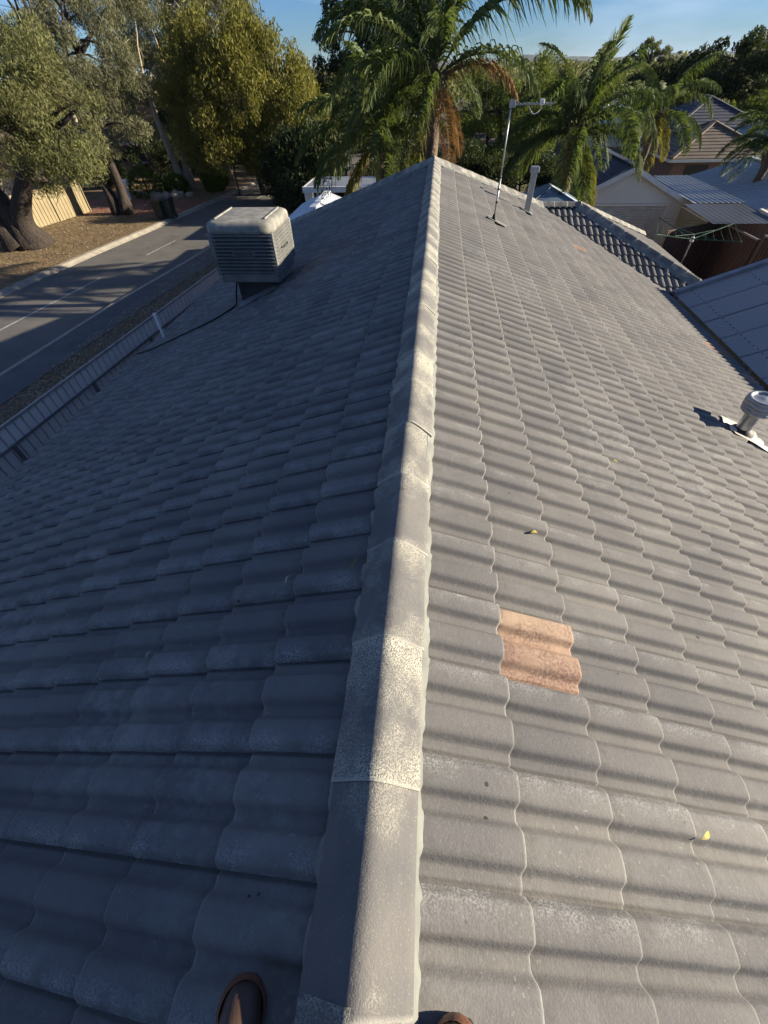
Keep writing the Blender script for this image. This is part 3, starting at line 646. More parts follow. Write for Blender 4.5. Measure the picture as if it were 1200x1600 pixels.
# round vent
vx, vy = 3.66, 4.17; vz = zr(vx)
vent = thing('roof_vent', (vx, vy, vz), 'short round galvanised vent cowl on pale flashing at the right edge', 'roof vent')
m = MB(); m.lathe([(.075, -.05), (.075, .30)], (vx, vy, vz), 28); build(m, 'pipe', 'galv', vent, smooth=True)
m = MB(); m.lathe([(.13, -.01), (.11, .03), (.085, .05), (.075, .06)], (vx, vy, vz + .02), 24); build(m, 'collar', 'black', vent, smooth=True)
m = MB(); m.lathe([(0.0898, 0.254), (0.1292, 0.2731), (0.1523, 0.2984), (0.1523, 0.3175), (0.1442, 0.3226), (0.1442, 0.3327), (0.1578, 0.3378), (0.1578, 0.3581), (0.1482, 0.3632), (0.1482, 0.3734), (0.1618, 0.3785), (0.1618, 0.4039), (0.1523, 0.4089), (0.1523, 0.4166), (0.1605, 0.4216), (0.1523, 0.447), (0.1224, 0.4521), (0.1197, 0.4381), (0.0952, 0.4293), (0.0408, 0.447), (0.0, 0.4521)], (vx, vy, vz), 36); build(m, 'cowl', 'galv', vent, smooth=True)
def sheet_on_roof(pts, off, nm, mat, par, nx=8):
    P = [Vector(p) for p in pts]; V = []; Fs = []
    for i in range(nx + 1):
        for j in range(nx + 1):
            a = P[0].lerp(P[1], i / nx).lerp(P[3].lerp(P[2], i / nx), j / nx); t = (.3159 - a.y) % TW
            V.append((a.x, a.y, zr(a.x) + off + .75 * max(0, float(prof(np.array([t]))[0]))))
    for i in range(nx):
        for j in range(nx): b = i * (nx + 1) + j; Fs.append((b, b + nx + 1, b + nx + 2, b + 1))
    m = MB(); m.add(V, Fs); return build(m, nm, mat, par, smooth=True)
sheet_on_roof([(3.48, 4.00, 0), (3.95, 3.96, 0), (3.95, 4.34, 0), (3.46, 4.36, 0)], .010, 'flashing', 'lead', vent, 16)
# fallen leaves
def leaf(x, y, ang, ln, mat, label, side):
    n = (SA * side, 0, CA); m = MB(); V = []; Fs = []; k = 6
    for i in range(k + 1):
        t = i / k; w = math.sin(math.pi * min(1, t * .98 + .01)) ** .9 * ln * .13; z = .006 * math.sin(t * 4) + .001
        for s_ in (-1, 0, 1): V.append(((t - .5) * ln, s_ * w, z + (.12 * w if s_ else 0)))
    for i in range(k):
        for s_ in range(2): b = i * 3 + s_; Fs.append((b, b + 1, b + 4, b + 3))
    m.add(V, Fs); o = build(m, 'fallen_leaf', mat, smooth=True)
    t = ((.3159 - y) % TW) if side > 0 else ((y - .2887) % TW); h = max(0, float(prof(np.array([t]))[0])) + .003
    ex = Vector((CA * side, 0, -SA)); ey = Vector((0, side, 0)); ez = ex.cross(ey)
    o.matrix_world = frame(Vector((x, y, zr(x))) + ez * h, ex, ey) @ Matrix.Rotation(ang, 4, 'Z'); tag(o, label, 'leaf', 'leaves fallen on the roof')
leaf(.675, 1.411, .5, .06, 'litter', 'yellow fallen leaf on the sunlit tiles just beyond the pink tile', 1)
leaf(1.095, .232, .5, .062, 'litter', 'curled yellow-green leaf on the sunlit tiles nearest the camera', 1)
leaf(1.49, 2.44, .1, .06, 'litter', 'small yellow leaf in the middle of the sunlit slope', 1)
leaf(-1.105, .672, 1.1, .04, 'litterpale', 'pale curled leaf on a shaded tile roll, brightest on that slope', -1)
leaf(-1.12, 1.10, .2, .05, 'littergreen', 'dull green leaf on a shaded tile beyond the pale curled leaf', -1)
leaf(-.165, .97, 1.2, .07, 'littergreen', 'thin curved green leaf against the shaded side of the ridge mortar', -1)
leaf(-.47, .955, 1.3, .045, 'litterpale', 'thin pale leaf on the shaded tiles a course down from the ridge', -1)
leaf(-2.49, 1.105, .2, .06, 'littergreen', 'green sliver of leaf on the shaded tiles at the left picture edge', -1)

# ------------------------------------------------------------------ the photographer's boots
pers = thing('person', (0, -.42, -.12), 'person in brown work boots astride the ridge, only the boot toes showing', 'person')
def boot(x, ty, side, ang):
    zb = zr(x) + .03; secs = []
    prof_ = [(0.0, .022, .030), (.012, .036, .046), (.03, .044, .058), (.06, .049, .066), (.10, .050, .072), (.15, .045, .085), (.19, .043, .11), (.23, .045, .13), (.27, .043, .12), (.295, .030, .09)]
    V = []; Fs = []; n = 14
    for dy, w, h in prof_:
        for k in range(n):
            a = 2 * math.pi * k / n; cx_ = math.cos(a); s_ = math.sin(a)
            V.append((abs(cx_) ** .8 * math.copysign(w, cx_), -dy, (h if s_ > 0 else .02) * abs(s_) ** .75 * math.copysign(1, s_) + .02))
    for i in range(len(prof_) - 1):
        for k in range(n): Fs.append((i * n + k, (i) * n + (k + 1) % n, (i + 1) * n + (k + 1) % n, (i + 1) * n + k))
    Fs += [tuple(range(n - 1, -1, -1)), tuple(range((len(prof_) - 1) * n, len(prof_) * n))]
    T = Matrix.Translation((x, ty, zb)) @ Matrix.Rotation(ang, 4, 'Z') @ Matrix.Rotation(-side * .22, 4, 'Y')
    m = MB(); m.add([T @ Vector(v) for v in V], Fs); b = build(m, 'boot', 'boot', pers, smooth=True)
    # moulded toe bumper wrapping the front
    V = []; Fs = []; q = 13
    for i in range(q):
        a = R(-15) + R(210) * i / (q - 1); cx_ = math.cos(a) * .0525; cy_ = -.052 + math.sin(a) * .056
        for rr2, zz in ((1.0, -.002), (1.04, .014), (1.03, .030), (.98, .044), (.90, .056)): V.append((cx_ * rr2, -.052 + (cy_ + .052) * rr2, zz))
    for i in range(q - 1):
        for k in range(4): o = i * 5 + k; Fs.append((o, o + 1, o + 6, o + 5))
    m = MB(); m.add([T @ Vector(v) for v in V], Fs); build(m, 'toe_cap', 'bootrim', b, smooth=True)
    V = []
    for dy, w, h in prof_: V += [(-w * 1.05, -dy, -.012), (w * 1.05, -dy, -.012), (w * 1.05, -dy, .012), (-w * 1.05, -dy, .012)]
    Fs = []
    for i in range(len(prof_) - 1):
        for k in range(4): Fs.append((i * 4 + k, i * 4 + (k + 1) % 4, (i + 1) * 4 + (k + 1) % 4, (i + 1) * 4 + k))
    Fs += [(3, 2, 1, 0), tuple(range(len(V) - 4, len(V)))]
    m = MB(); m.add([T @ Vector(v) for v in V], Fs); build(m, 'sole', 'black', b)
    return T @ Vector((0, -.24, .13))
aL = boot(-.262, -.185, -1, R(6)); aR = boot(.232, -.195, 1, R(-6))
m = MB()
for a in (aL, aR):
    hip = Vector((a.x * .38, -.52, .72)); kn = Vector((a.x * .85, -.45, a.z + .42))
    m.tube([a + Vector((0, 0, -.02)), a + Vector((0, -.01, .2)), kn, kn.lerp(hip, .5), hip, hip + Vector((0, 0, .1))], [.062, .07, .078, .092, .105, .09], 14)
m.tube([(0, -.52, .66), (0, -.52, .78), (0, -.53, .88)], [.15, .17, .165], 16); build(m, 'trousers', 'trouser', pers, smooth=True)

# ------------------------------------------------------------------ fences
def pan_mesh(w, h, dep, mat):
    xs = [0, w * .80, w * .83, w * .97, w]; ys = [0, 0, dep, dep, 0]; V = []; Fs = []
    for x, y in zip(xs, ys): V += [(x, y, 0), (x, y, h)]
    for i in range(4): Fs.append((2 * i, 2 * i + 2, 2 * i + 3, 2 * i + 1))
    n = len(V)
    for x, y in zip(xs, ys): V += [(x, y - .006, 0), (x, y - .006, h)]
    for i in range(4): Fs.append((n + 2 * i, n + 2 * i + 1, n + 2 * i + 3, n + 2 * i + 2))
    m = MB(); m.add(V, Fs); me = m.mesh('panel'); me.materials.append(M[mat]); return me
def sheet_fence(p, q, zb, zt, mat, label, w=.19, dep=-.022, rail=None, posts=2.35, capmat=None, mid=None, posttop=None, railmat='fencedark', postside=1, group=None):
    p = Vector((*p, zb)); q = Vector((*q, zb)); L = (q - p).length; d = (q - p) / L; nrm = Vector((-d.y, d.x, 0))
    f = thing('steel_fence', p.lerp(q, .5), label, 'fence', group); n = int(L / w); h = zt - zb
    me = pan_mesh(L / n, h, dep, mat)
    for i in range(n):
        o = link('panel', me, None, f); b = p + d * (L * i / n)
        o.matrix_basis = Matrix(((d.x, nrm.x, 0, b.x), (d.y, nrm.y, 0, b.y), (0, 0, 1, b.z + random.gauss(0, .002)), (0, 0, 0, 1)))
    up = Vector((0, 0, h)); m = MB(); m.beam(p + up, q + up, .045, .05); build(m, 'top_rail', capmat or railmat, f)
    if mid: m = MB(); o = Vector((0, 0, h - mid)) + nrm * (-abs(dep) * .9 if dep > 0 else dep * 1.6); m.beam(p + o, q + o, .03, .035); build(m, 'mid_rail', railmat, f)
    k = int(L / posts)
    for i in range(k + 1):
        b = p + d * (i * L / max(k, 1)); m = MB(); t_ = Vector((0, 0, h - (mid or 0) + .02)); o = nrm * (-abs(dep) * 1.0 if mid else dep * 1.9); m.beam(b + o, b + o + t_, .07, .055, up=(d.x, d.y, 0)); build(m, 'post', railmat, f)
    return f
sheet_fence((-8.35, -1.55), (-6.45, 21.95), GZ + .1, -3.0, 'fencegrey', 'long grey steel sheet fence between the shaded roof edge and the footpath', .19, .05, mid=.36, posts=2.2, capmat='railpale')
sheet_fence((-25.6, 19.0), (-23.2, 31.6), GZ + .1, -3.0, 'creamfence', 'sunlit cream steel fence behind the thick tree trunk across the road', .25, -.03, railmat='creamfence')
sheet_fence((10.75, 22.95), (10.75, 20.4), GZ, -3.0, 'tanfence', 'tan ribbed fence running back to the garage corner', .13, .02, railmat='tanfence', capmat='cream')
sheet_fence((8.75, 19.0), (11.15, 20.3), GZ, -3.0, 'brownfence', 'dark brown sheet fence behind the rotary clothesline', .16, -.02, railmat='brownfence')
sheet_fence((11.2, 20.2), (11.3, 17.75), GZ, -2.98, 'brownfence', 'dark brown fence panel with a pale top rail, farther of the two stepped ones', .16, .02, railmat='brownfence', capmat='railpale')
sheet_fence((11.42, 17.7), (11.8, 9.5), GZ, -2.84, 'brownfence', 'dark brown fence panel at the right edge, nearer of the two stepped ones', .16, .02, railmat='brownfence', capmat='railpale')
sheet_fence((11.35, 20.35), (17.0, 20.1), GZ, -3.02, 'brownfence', 'dark brown cross fence under the open verandah roof', .16, -.02, railmat='brownfence', capmat='railpale')

# ------------------------------------------------------------------ neighbouring buildings on the right
# patio roof rising from the right-hand gutter
pat = thing('patio_roof', (7.5, 7, GZ), 'slate blue corrugated patio roof rising beside the right-hand gutter', 'patio roof')
PX0, PY1, PZ = 5.78, VE[1] - .06, EZ - .03; pt = math.tan(R(22)); PR = 3.6
def corr(x0, x1, zf, y0, y1, pitch=.076, amp=.008):
    n = int((y1 - y0) / pitch) * 4; V = []; Fs = []
    for i in range(n + 1):
        y = y0 + (y1 - y0) * i / n; z = amp * math.cos(i * math.pi / 2) + amp
        V += [(x0, y, zf(x0) + z), (x1, y, zf(x1) + z)]
    for i in range(n): Fs.append((2 * i, 2 * i + 1, 2 * i + 3, 2 * i + 2))
    m = MB(); m.add(V, Fs); return m
yy = PY1; k = 0
zf = lambda x: PZ + (x - PX0) * pt
zf2 = lambda x: PZ + PR * pt - (x - PX0 - PR) * pt
while yy > -3:
    o = build(corr(PX0, PX0 + PR, (lambda x, k=k: zf(x) + .004 * (k % 2)), yy - .80, yy), 'roof_sheet', 'patio', pat, smooth=True)
    build(corr(PX0 + PR + .01, PX0 + 2 * PR, (lambda x, k=k: zf2(x) + .004 * (k % 2)), yy - .80, yy), 'roof_sheet', 'patio', pat, smooth=True)
    yy -= .762; k += 1
m = MB(); m.beam((PX0 - .02, PY1 + .02, PZ + .0), (PX0 + PR, PY1 + .02, zf(PX0 + PR)), .14, .16); m.beam((PX0 + PR, PY1 + .02, zf(PX0 + PR)), (PX0 + 2 * PR, PY1 + .02, PZ), .14, .16); build(m, 'barge_flashing', 'patiocap', pat, bevel=.012)
m = MB(); m.beam((PX0 + PR, -3, zf(PX0 + PR) + .03), (PX0 + PR, PY1, zf(PX0 + PR) + .03), .3, .03); build(m, 'ridge_flashing', 'patiocap', pat)
m = MB()
for x in (PX0 + .28, PX0 + 1.25, PX0 + 2.3, PX0 + 3.3):
    y = PY1 - .12
    while y > -1: m.lathe([(.011, 0), (.009, .012), (0, .014)], (x, y, zf(x) + .014), 6); y -= .152
build(m, 'screw_heads', 'black', pat, kind='stuff')
m = MB()
for x in (PX0 + .1, PX0 + 2 * PR - .1):
    for y in (PY1 - .1, 7.5, 4, .5, -2.5): m.box((x - .045, y - .045, GZ), (x + .045, y + .045, PZ))
for i in range(0, len(m.v), 8):
    q = MB(); q.box(m.v[i], m.v[i + 6]); build(q, 'post', 'patiocap', pat)

def stepped(m, a, b, c, d_, n, lift=.03):
    """tile courses as overlapping strips; a-b eave edge, d-c ridge edge"""
    a, b, c, d_ = map(Vector, (a, b, c, d_)); up = Vector((0, 0, lift))
    for i in range(n):
        t0, t1 = i / n, (i + 1) / n
        p, q = a.lerp(d_, t0), b.lerp(c, t0); r0, s0 = a.lerp(d_, t1), b.lerp(c, t1)
        m.add([p - up * .3, q - up * .3, q + up, p + up, s0 + up * .02, r0 + up * .02], [(0, 1, 2, 3), (3, 2, 4, 5)])
def gable_house(name, loc, label, cat, x0, x1, y0, y1, ze, zrdg, wallm, roofm, axis='Y', oh=.3, zb=GZ, courses=0, barge='white', group=None):
    t = thing(name, ((x0 + x1) / 2, (y0 + y1) / 2, zb), label, cat, group)
    m = MB(); xm, ym = (x0 + x1) / 2, (y0 + y1) / 2
    if axis == 'Y':
        m.add([(x0, y0, zb), (x1, y0, zb), (x1, y0, ze), (xm, y0, zrdg - .05), (x0, y0, ze), (x0, y1, zb), (x1, y1, zb), (x1, y1, ze), (xm, y1, zrdg - .05), (x0, y1, ze)],
              [(0, 1, 2, 3, 4), (6, 5, 9, 8, 7), (0, 4, 9, 5), (1, 6, 7, 2)])
    else:
        m.add([(x0, y0, zb), (x0, y1, zb), (x0, y1, ze), (x0, ym, zrdg - .05), (x0, y0, ze), (x1, y0, zb), (x1, y1, zb), (x1, y1, ze), (x1, ym, zrdg - .05), (x1, y0, ze)],
              [(4, 3, 2, 1, 0), (5, 6, 7, 8, 9), (0, 5, 9, 4), (1, 2, 7, 6)])
    build(m, 'wall', wallm, t); m = MB()
    sl = (zrdg - ze) / ((x1 - x0) / 2 if axis == 'Y' else (y1 - y0) / 2); dz = sl * oh
    if axis == 'Y':
        L = [(x0 - oh, y0 - oh, ze - dz), (x0 - oh, y1 + oh, ze - dz), (xm, y1 + oh, zrdg), (xm, y0 - oh, zrdg)]; Rr = [(x1 + oh, y1 + oh, ze - dz), (x1 + oh, y0 - oh, ze - dz), (xm, y0 - oh, zrdg), (xm, y1 + oh, zrdg)]
    else:
        L = [(x1 + oh, y0 - oh, ze - dz), (x0 - oh, y0 - oh, ze - dz), (x0 - oh, ym, zrdg), (x1 + oh, ym, zrdg)]; Rr = [(x0 - oh, y1 + oh, ze - dz), (x1 + oh, y1 + oh, ze - dz), (x1 + oh, ym, zrdg), (x0 - oh, ym, zrdg)]
    for sd in (L, Rr):
        if courses: stepped(m, *sd, courses)
        else:
            # ribbed metal
            a, b, c, d_ = map(Vector, sd); n = max(2, int((b - a).length / .25)); nn = (b - a).cross(d_ - a).normalized(); nn = nn if nn.z > 0 else -nn
            for i in range(n):
                for s0, s1, h0, h1 in ((0, .8, 0, 0), (.8, .86, 0, .035), (.86, .94, .035, .035), (.94, 1, .035, 0)):
                    t0, t1 = (i + s0) / n, (i + s1) / n
                    m.quad(a.lerp(b, t0) + nn * h0, a.lerp(b, t1) + nn * h1, d_.lerp(c, t1) + nn * h1, d_.lerp(c, t0) + nn * h0)
    rf = build(m, 'roof', roofm, t)
    m = MB()
    if axis == 'Y': m.beam((xm, y0 - oh, zrdg + .03), (xm, y1 + oh, zrdg + .03), .28, .05)
    else: m.beam((x0 - oh, ym, zrdg + .03), (x1 + oh, ym, zrdg + .03), .28, .05)
    build(m, 'ridge_flashing', roofm, rf)
    for s_ in (0, 1):
        m = MB()
        if axis == 'Y':
            y = y0 - oh + .02 if s_ == 0 else y1 + oh - .02
            for xe in (x0 - oh, x1 + oh): m.beam((xe, y, ze - dz - .07), (xm, y, zrdg - .07), .04, .16)
        else:
            x = x0 - oh + .02 if s_ == 0 else x1 + oh - .02
            for ye in (y0 - oh, y1 + oh): m.beam((x, ye, ze - dz - .07), (x, ym, zrdg - .07), .04, .16)
        build(m, 'barge_board', barge, t)
    for e in (L, Rr):
        m = MB(); m.beam(Vector(e[0]) - Vector((0, 0, .06)), Vector(e[1]) - Vector((0, 0, .06)), .11, .11); build(m, 'gutter', barge, t)
    return t
gar = gable_house('garage', None, 'cream weatherboard garage with roller door and dark gabled roof', 'garage', 5.55, 10.98, 23.0, 29.5, -2.86, -1.62, 'cream', 'darkroof', 'Y', .22)
for i in range(9):   # weatherboards over the door
    z0 = -2.86 + i * .125; w = 2.6 * (1 - (z0 + 2.86) / 1.28)
    if w > .1: m = MB(); m.add([(8.265 - w, 22.985, z0), (8.265 + w, 22.985, z0), (8.265 + w - .24, 22.993, z0 + .125), (8.265 - w + .24, 22.993, z0 + .125)], [(0, 1, 2, 3)]); build(m, 'weatherboard', 'cream', gar)
dr = MB(); 
for i in range(22):
    z0 = -4.78 + i * .083; dr.add([(6.0, 22.97, z0), (10.1, 22.97, z0), (10.1, 22.95, z0 + .04), (6.0, 22.95, z0 + .04), (10.1, 22.97, z0 + .075), (6.0, 22.97, z0 + .075)], [(0, 1, 2, 3), (3, 2, 4, 5)])
dr = build(dr, 'roller_door', 'creamdoor', gar); m = MB(); m.box((5.9, 22.92, -2.96), (10.2, 22.99, -2.88)); build(m, 'door_head', 'cream', gar)
m = MB(); m.box((5.9, 22.93, GZ), (5.985, 22.99, -2.97)); m.box((10.115, 22.93, GZ), (10.2, 22.99, -2.97)); build(m, 'door_jamb', 'cream', gar)
# small pyramid-roofed shed behind the wing
gz = thing('garden_shed', (4.0, 18.5, GZ), 'small shed with a blue hipped metal roof peeping over the tiled wing', 'shed')
m = MB(); m.box((3.2, 17.7, GZ), (4.95, 19.5, -1.98)); build(m, 'wall', 'cream', gz)
m = MB(); P = [(3.05, 17.5, -2.0), (5.15, 17.5, -2.0), (5.15, 19.7, -2.0), (3.05, 19.7, -2.0)]; ap = (4.02, 18.3, -1.52); ap2 = (4.05, 18.9, -1.52)
m.add(P + [ap, ap2], [(0, 1, 4), (1, 2, 5, 4), (2, 3, 5), (3, 0, 4, 5)]); rf = build(m, 'roof', 'tealroof', gz)
for q in P[:2]: m = MB(); m.beam(Vector(q) + Vector((0, 0, .02)), Vector(ap) + Vector((0, 0, .02)), .09, .03); build(m, 'hip_flashing', 'whiteroof' if q[0] > 4 else 'tealroof', rf)  # right hip is white, left blue: the sunlit side put into the colour
# sheds beyond the brown fence
shB = gable_house('big_shed', None, 'large steel shed with broad pale blue corrugated roof at the right', 'shed', 12.6, 17.4, 20.5, 27.3, -2.62, -1.95, 'brownfence', 'bluegrey', 'Y', .18)
shA = thing('verandah', (11.5, 23, GZ), 'flat ribbed verandah roof with dark open bay beside the large shed', 'verandah')
def flat(x0, x1, y0, y1, zA, zB, mat, nm, hr=.03):
    m = MB(); n = int((x1 - x0) / .2)
    for i in range(n):
        for s0, s1, h0, h1 in ((0, .75, 0, 0), (.75, .85, 0, hr), (.85, .93, hr, hr), (.93, 1, hr, 0)):
            xa, xb = x0 + (x1 - x0) * (i + s0) / n, x0 + (x1 - x0) * (i + s1) / n
            m.quad((xa, y0, zA + h0), (xb, y0, zA + h1), (xb, y1, zB + h1), (xa, y1, zB + h0))
    return build(m, nm, mat, shA)
flat(10.5, 12.4, 21.5, 27.4, -2.62, -2.58, 'bluegrey', 'roof_sheet'); flat(10.1, 12.4, 18.75, 21.48, -2.72, -2.64, 'darkroof', 'roof_sheet', .006)
m = MB(); m.beam((12.42, 18.6, -2.72), (12.42, 20.3, -2.66), .12, .16); build(m, 'beam', 'cream', shA)
for p in ((12.35, 18.8), (10.55, 27.2)): m = MB(); m.box((p[0] - .05, p[1] - .05, GZ), (p[0] + .05, p[1] + .05, -2.75)); build(m, 'post', 'white', shA)
m = MB(); m.box((12.45, 20.38, GZ), (17.3, 20.44, -2.7)); build(m, 'back_sheet', 'brownfence', shA)
# hipped tile house
def hip_house(name, label, x0, x1, y0, y1, ze, zrdg, wallm, roofm, n, zb=GZ, capm_='railpale', oh=.45, group=None, win=True):
    t = thing(name, ((x0 + x1) / 2, (y0 + y1) / 2, zb), label, 'house', group)
    m = MB(); m.box((x0, y0, zb), (x1, y1, ze - .05)); wl = build(m, 'wall', wallm, t)
    X0, X1, Y0, Y1 = x0 - oh, x1 + oh, y0 - oh, y1 + oh; hw = min(X1 - X0, Y1 - Y0) / 2
    if X1 - X0 > Y1 - Y0: ra, rb = (X0 + hw, (Y0 + Y1) / 2, zrdg), (X1 - hw, (Y0 + Y1) / 2, zrdg)
    else: ra, rb = ((X0 + X1) / 2, Y0 + hw, zrdg), ((X0 + X1) / 2, Y1 - hw, zrdg)
    c = [(X0, Y0, ze), (X1, Y0, ze), (X1, Y1, ze), (X0, Y1, ze)]; m = MB()
    if X1 - X0 > Y1 - Y0: sides = [(c[0], c[1], rb, ra), (c[1], c[2], rb, rb), (c[2], c[3], ra, rb), (c[3], c[0], ra, ra)]; hips = [(c[0], ra), (c[1], rb), (c[2], rb), (c[3], ra)]
    else: sides = [(c[0], c[1], ra, ra), (c[1], c[2], rb, ra), (c[2], c[3], rb, rb), (c[3], c[0], ra, rb)]; hips = [(c[0], ra), (c[1], ra), (c[2], rb), (c[3], rb)]
    for s_ in sides: stepped(m, *s_, n, .035)
    rf = build(m, 'roof', roofm, t)
    for p, q in hips + [(ra, rb)]: m = MB(); m.beam(Vector(p) + Vector((0, 0, .05)), Vector(q) + Vector((0, 0, .05)), .26, .10); build(m, 'hip_cap', roofm, rf)
    for p, q in zip(c, c[1:] + c[:1]): m = MB(); m.beam(Vector(p) - Vector((0, 0, .09)), Vector(q) - Vector((0, 0, .09)), .10, .14); build(m, 'gutter', capm_, t)
    if win:
        for xa in np.arange(x0 + .8, x1 - 1.5, 2.6):
            m = MB(); m.box((xa, y0 - .03, ze - 1.35), (xa + 1.4, y0 - .005, ze - .35)); w = build(m, 'window', 'glass', t)
            m = MB(); m.box((xa - .05, y0 - .05, ze - 1.42), (xa + 1.45, y0 - .002, ze - 1.36)); build(m, 'sill', 'white', w)
    return t
hip_house('house', 'brown tiled hip-roofed house beyond the sheds on the right', 15.2, 20.6, 36.0, 41.5, -2.95, -1.50, 'brick', 'browntile', 11, capm_='cream')
hip_house('house', 'slate blue tiled roof rising behind the brown tiled house', 18.6, 24.5, 46, 53, -2.35, -.78, 'brick', 'slatetile', 10)
hip_house('house', 'low house with a bright white metal roof glimpsed between the palms', 15.4, 20.5, 60, 66, -2.9, -1.45, 'cream', 'whiteroof', 3)
hip_house('house', 'low grey-roofed house beside the slate blue roof at far right', 22.3, 30, 40, 46, -2.65, -1.75, 'brick', 'tealroof', 3)

# rotary clothesline
hx_, hy_, hz_ = 9.25, 18.0, -2.86
hs = thing('rotary_clothesline', (hx_, hy_, GZ), 'green rotary clothesline standing in the yard before the garage', 'clothesline')
m = MB(); m.tube([(hx_, hy_, GZ), (hx_, hy_, hz_)], .025, 8); build(m, 'post', 'galv', hs)
m = MB(); m.lathe([(.0, -.08), (.06, -.08), (.07, 0), (.05, .06), (0, .07)], (hx_, hy_, hz_ - .15), 10); build(m, 'hub', 'white', hs)
tips = []
for k in range(4):
    a = R(25 + 90 * k); tp = Vector((hx_ + 1.75 * math.cos(a), hy_ + 1.75 * math.sin(a), hz_ + .16)); tips.append(tp)
    m = MB(); m.tube([(hx_, hy_, hz_ - .15), tp], .016, 6); m.tube([(hx_, hy_, hz_ + .0), Vector((hx_, hy_, hz_ - .1)).lerp(tp, .5)], .008, 5); build(m, 'arm', 'hoist', hs)
for f in (.3, .48, .66, .84, 1.0):
    m = MB(); q = [Vector((hx_, hy_, hz_ - .13)).lerp(t_, f) for t_ in tips]
    for i in range(4): m.tube([q[i], q[i].lerp(q[(i + 1) % 4], .5) - Vector((0, 0, .02)), q[(i + 1) % 4]], .004, 4, False)
    build(m, 'line', 'hoist', hs)

# ------------------------------------------------------------------ neighbouring buildings on the left
wg = gable_house('shed', None, 'low white-roofed shed just past the left hip of the tiled roof', 'shed', -6.3, -3.9, 18.6, 24.0, -2.98, -2.55, 'white', 'whiteroof', 'Y', .15)
cp = thing('carport', (-4, 26.5, GZ), 'flat white carport with a square pillar under the palm fronds', 'carport')
m = MB(); m.box((-6.8, 25.9, -2.86), (-.8, 26.0, -2.62)); build(m, 'front_fascia', 'white', cp)
m = MB(); m.box((-6.8, 26.01, -2.86), (-6.7, 29, -2.64)); build(m, 'side_fascia', 'white', cp)
m = MB(); n = 24
for i in range(n):
    ya, yb = 26.02 + i * .12, 26.02 + (i + 1) * .12
    m.quad((-6.69, ya, -2.66), (-.85, ya, -2.66), (-.85, ya + .09, -2.66), (-6.69, ya + .09, -2.66)); m.quad((-6.69, ya + .09, -2.66), (-.85, ya + .09, -2.66), (-.85, yb, -2.63), (-6.69, yb, -2.63))
build(m, 'roof', 'bluegrey', cp)
for x, y in ((-6.55, 26.2), (-1.1, 26.2), (-6.55, 28.8), (-1.1, 28.8)): m = MB(); m.box((x - .2, y - .2, GZ), (x + .2, y + .2, -2.87)); build(m, 'pillar', 'cream', cp)
hip_house('house', 'red-roofed cream and brick house behind the cream fence across the road', -38, -28.5, 25, 39, -2.5, -.6, 'cream', 'redtile', 14)
hip_house('house', 'house with dark slate roof half hidden behind the roadside gum trees', -36, -25.5, 46, 55, -2.4, -.7, 'brick', 'slatetile', 14)
for i, (x, y) in enumerate(((-16.95, 29.4), (-16.5, 29.75))):
    b = thing('wheelie_bin', (x, y, GZ + .12), ('dark wheelie bin at the kerb, the one nearer the camera', 'dark wheelie bin at the kerb, the one just behind its twin')[i], 'bin', 'bins at the kerb')
    z = GZ + .12; m = MB(); m.add([(x - .22, y - .24, z + .08), (x + .22, y - .24, z + .08), (x + .22, y + .24, z + .08), (x - .22, y + .24, z + .08), (x - .29, y - .33, z + .95), (x + .29, y - .33, z + .95), (x + .29, y + .33, z + .95), (x - .29, y + .33, z + .95)],
          [(0, 3, 2, 1), (4, 5, 6, 7), (0, 1, 5, 4), (1, 2, 6, 5), (2, 3, 7, 6), (3, 0, 4, 7)]); build(m, 'body', 'bin', b, bevel=.02)
    m = MB(); m.add([(x - .31, y - .36, z + .96), (x + .31, y - .36, z + .96), (x + .31, y + .36, z + .96), (x - .31, y + .36, z + .96), (x - .27, y - .3, z + 1.04), (x + .27, y - .3, z + 1.04), (x + .27, y + .3, z + 1.04), (x - .27, y + .3, z + 1.04)],
          [(0, 3, 2, 1), (4, 5, 6, 7), (0, 1, 5, 4), (1, 2, 6, 5), (2, 3, 7, 6), (3, 0, 4, 7)]); build(m, 'lid', 'binlid' if i == 0 else 'bin', b, bevel=.015)
    for s_ in (-1, 1):
        m = MB(); m.lathe([(0, -.03), (.1, -.03), (.1, .03), (0, .03)], (x + s_ * .22, y + .22, z + .1), 14, Matrix.Rotation(math.pi / 2, 3, 'Y')); build(m, 'wheel', 'black', b)
    m = MB(); m.beam((x - .2, y + .38, z + .98), (x + .2, y + .38, z + .98), .03, .03); build(m, 'handle', 'bin', b)
lx, ly = -22.2, 35.1
lb = thing('letterbox', (lx, ly, GZ + .12), 'small white letterbox on a post before the clipped hedge', 'letterbox')
m = MB(); m.box((lx - .05, ly - .05, GZ + .1), (lx + .05, ly + .05, GZ + 1.0)); build(m, 'post', 'white', lb)
m = MB(); m.add([(lx - .22, ly - .15, GZ + 1.0), (lx + .22, ly - .15, GZ + 1.0), (lx + .22, ly + .15, GZ + 1.0), (lx - .22, ly + .15, GZ + 1.0), (lx - .22, ly - .15, GZ + 1.2), (lx + .22, ly - .15, GZ + 1.2), (lx + .22, ly + .15, GZ + 1.2), (lx - .22, ly + .15, GZ + 1.2), (lx - .24, ly, GZ + 1.34), (lx + .24, ly, GZ + 1.34)],
      [(0, 1, 5, 4), (1, 2, 6, 9, 5), (2, 3, 7, 6), (3, 0, 4, 8, 7), (4, 5, 9, 8), (6, 7, 8, 9), (0, 3, 2, 1)]); build(m, 'box', 'white', lb)
sp_ = thing('street_pole', (-14.6, 37.0, GZ), 'slim dark steel pole at the bend of the road', 'pole')
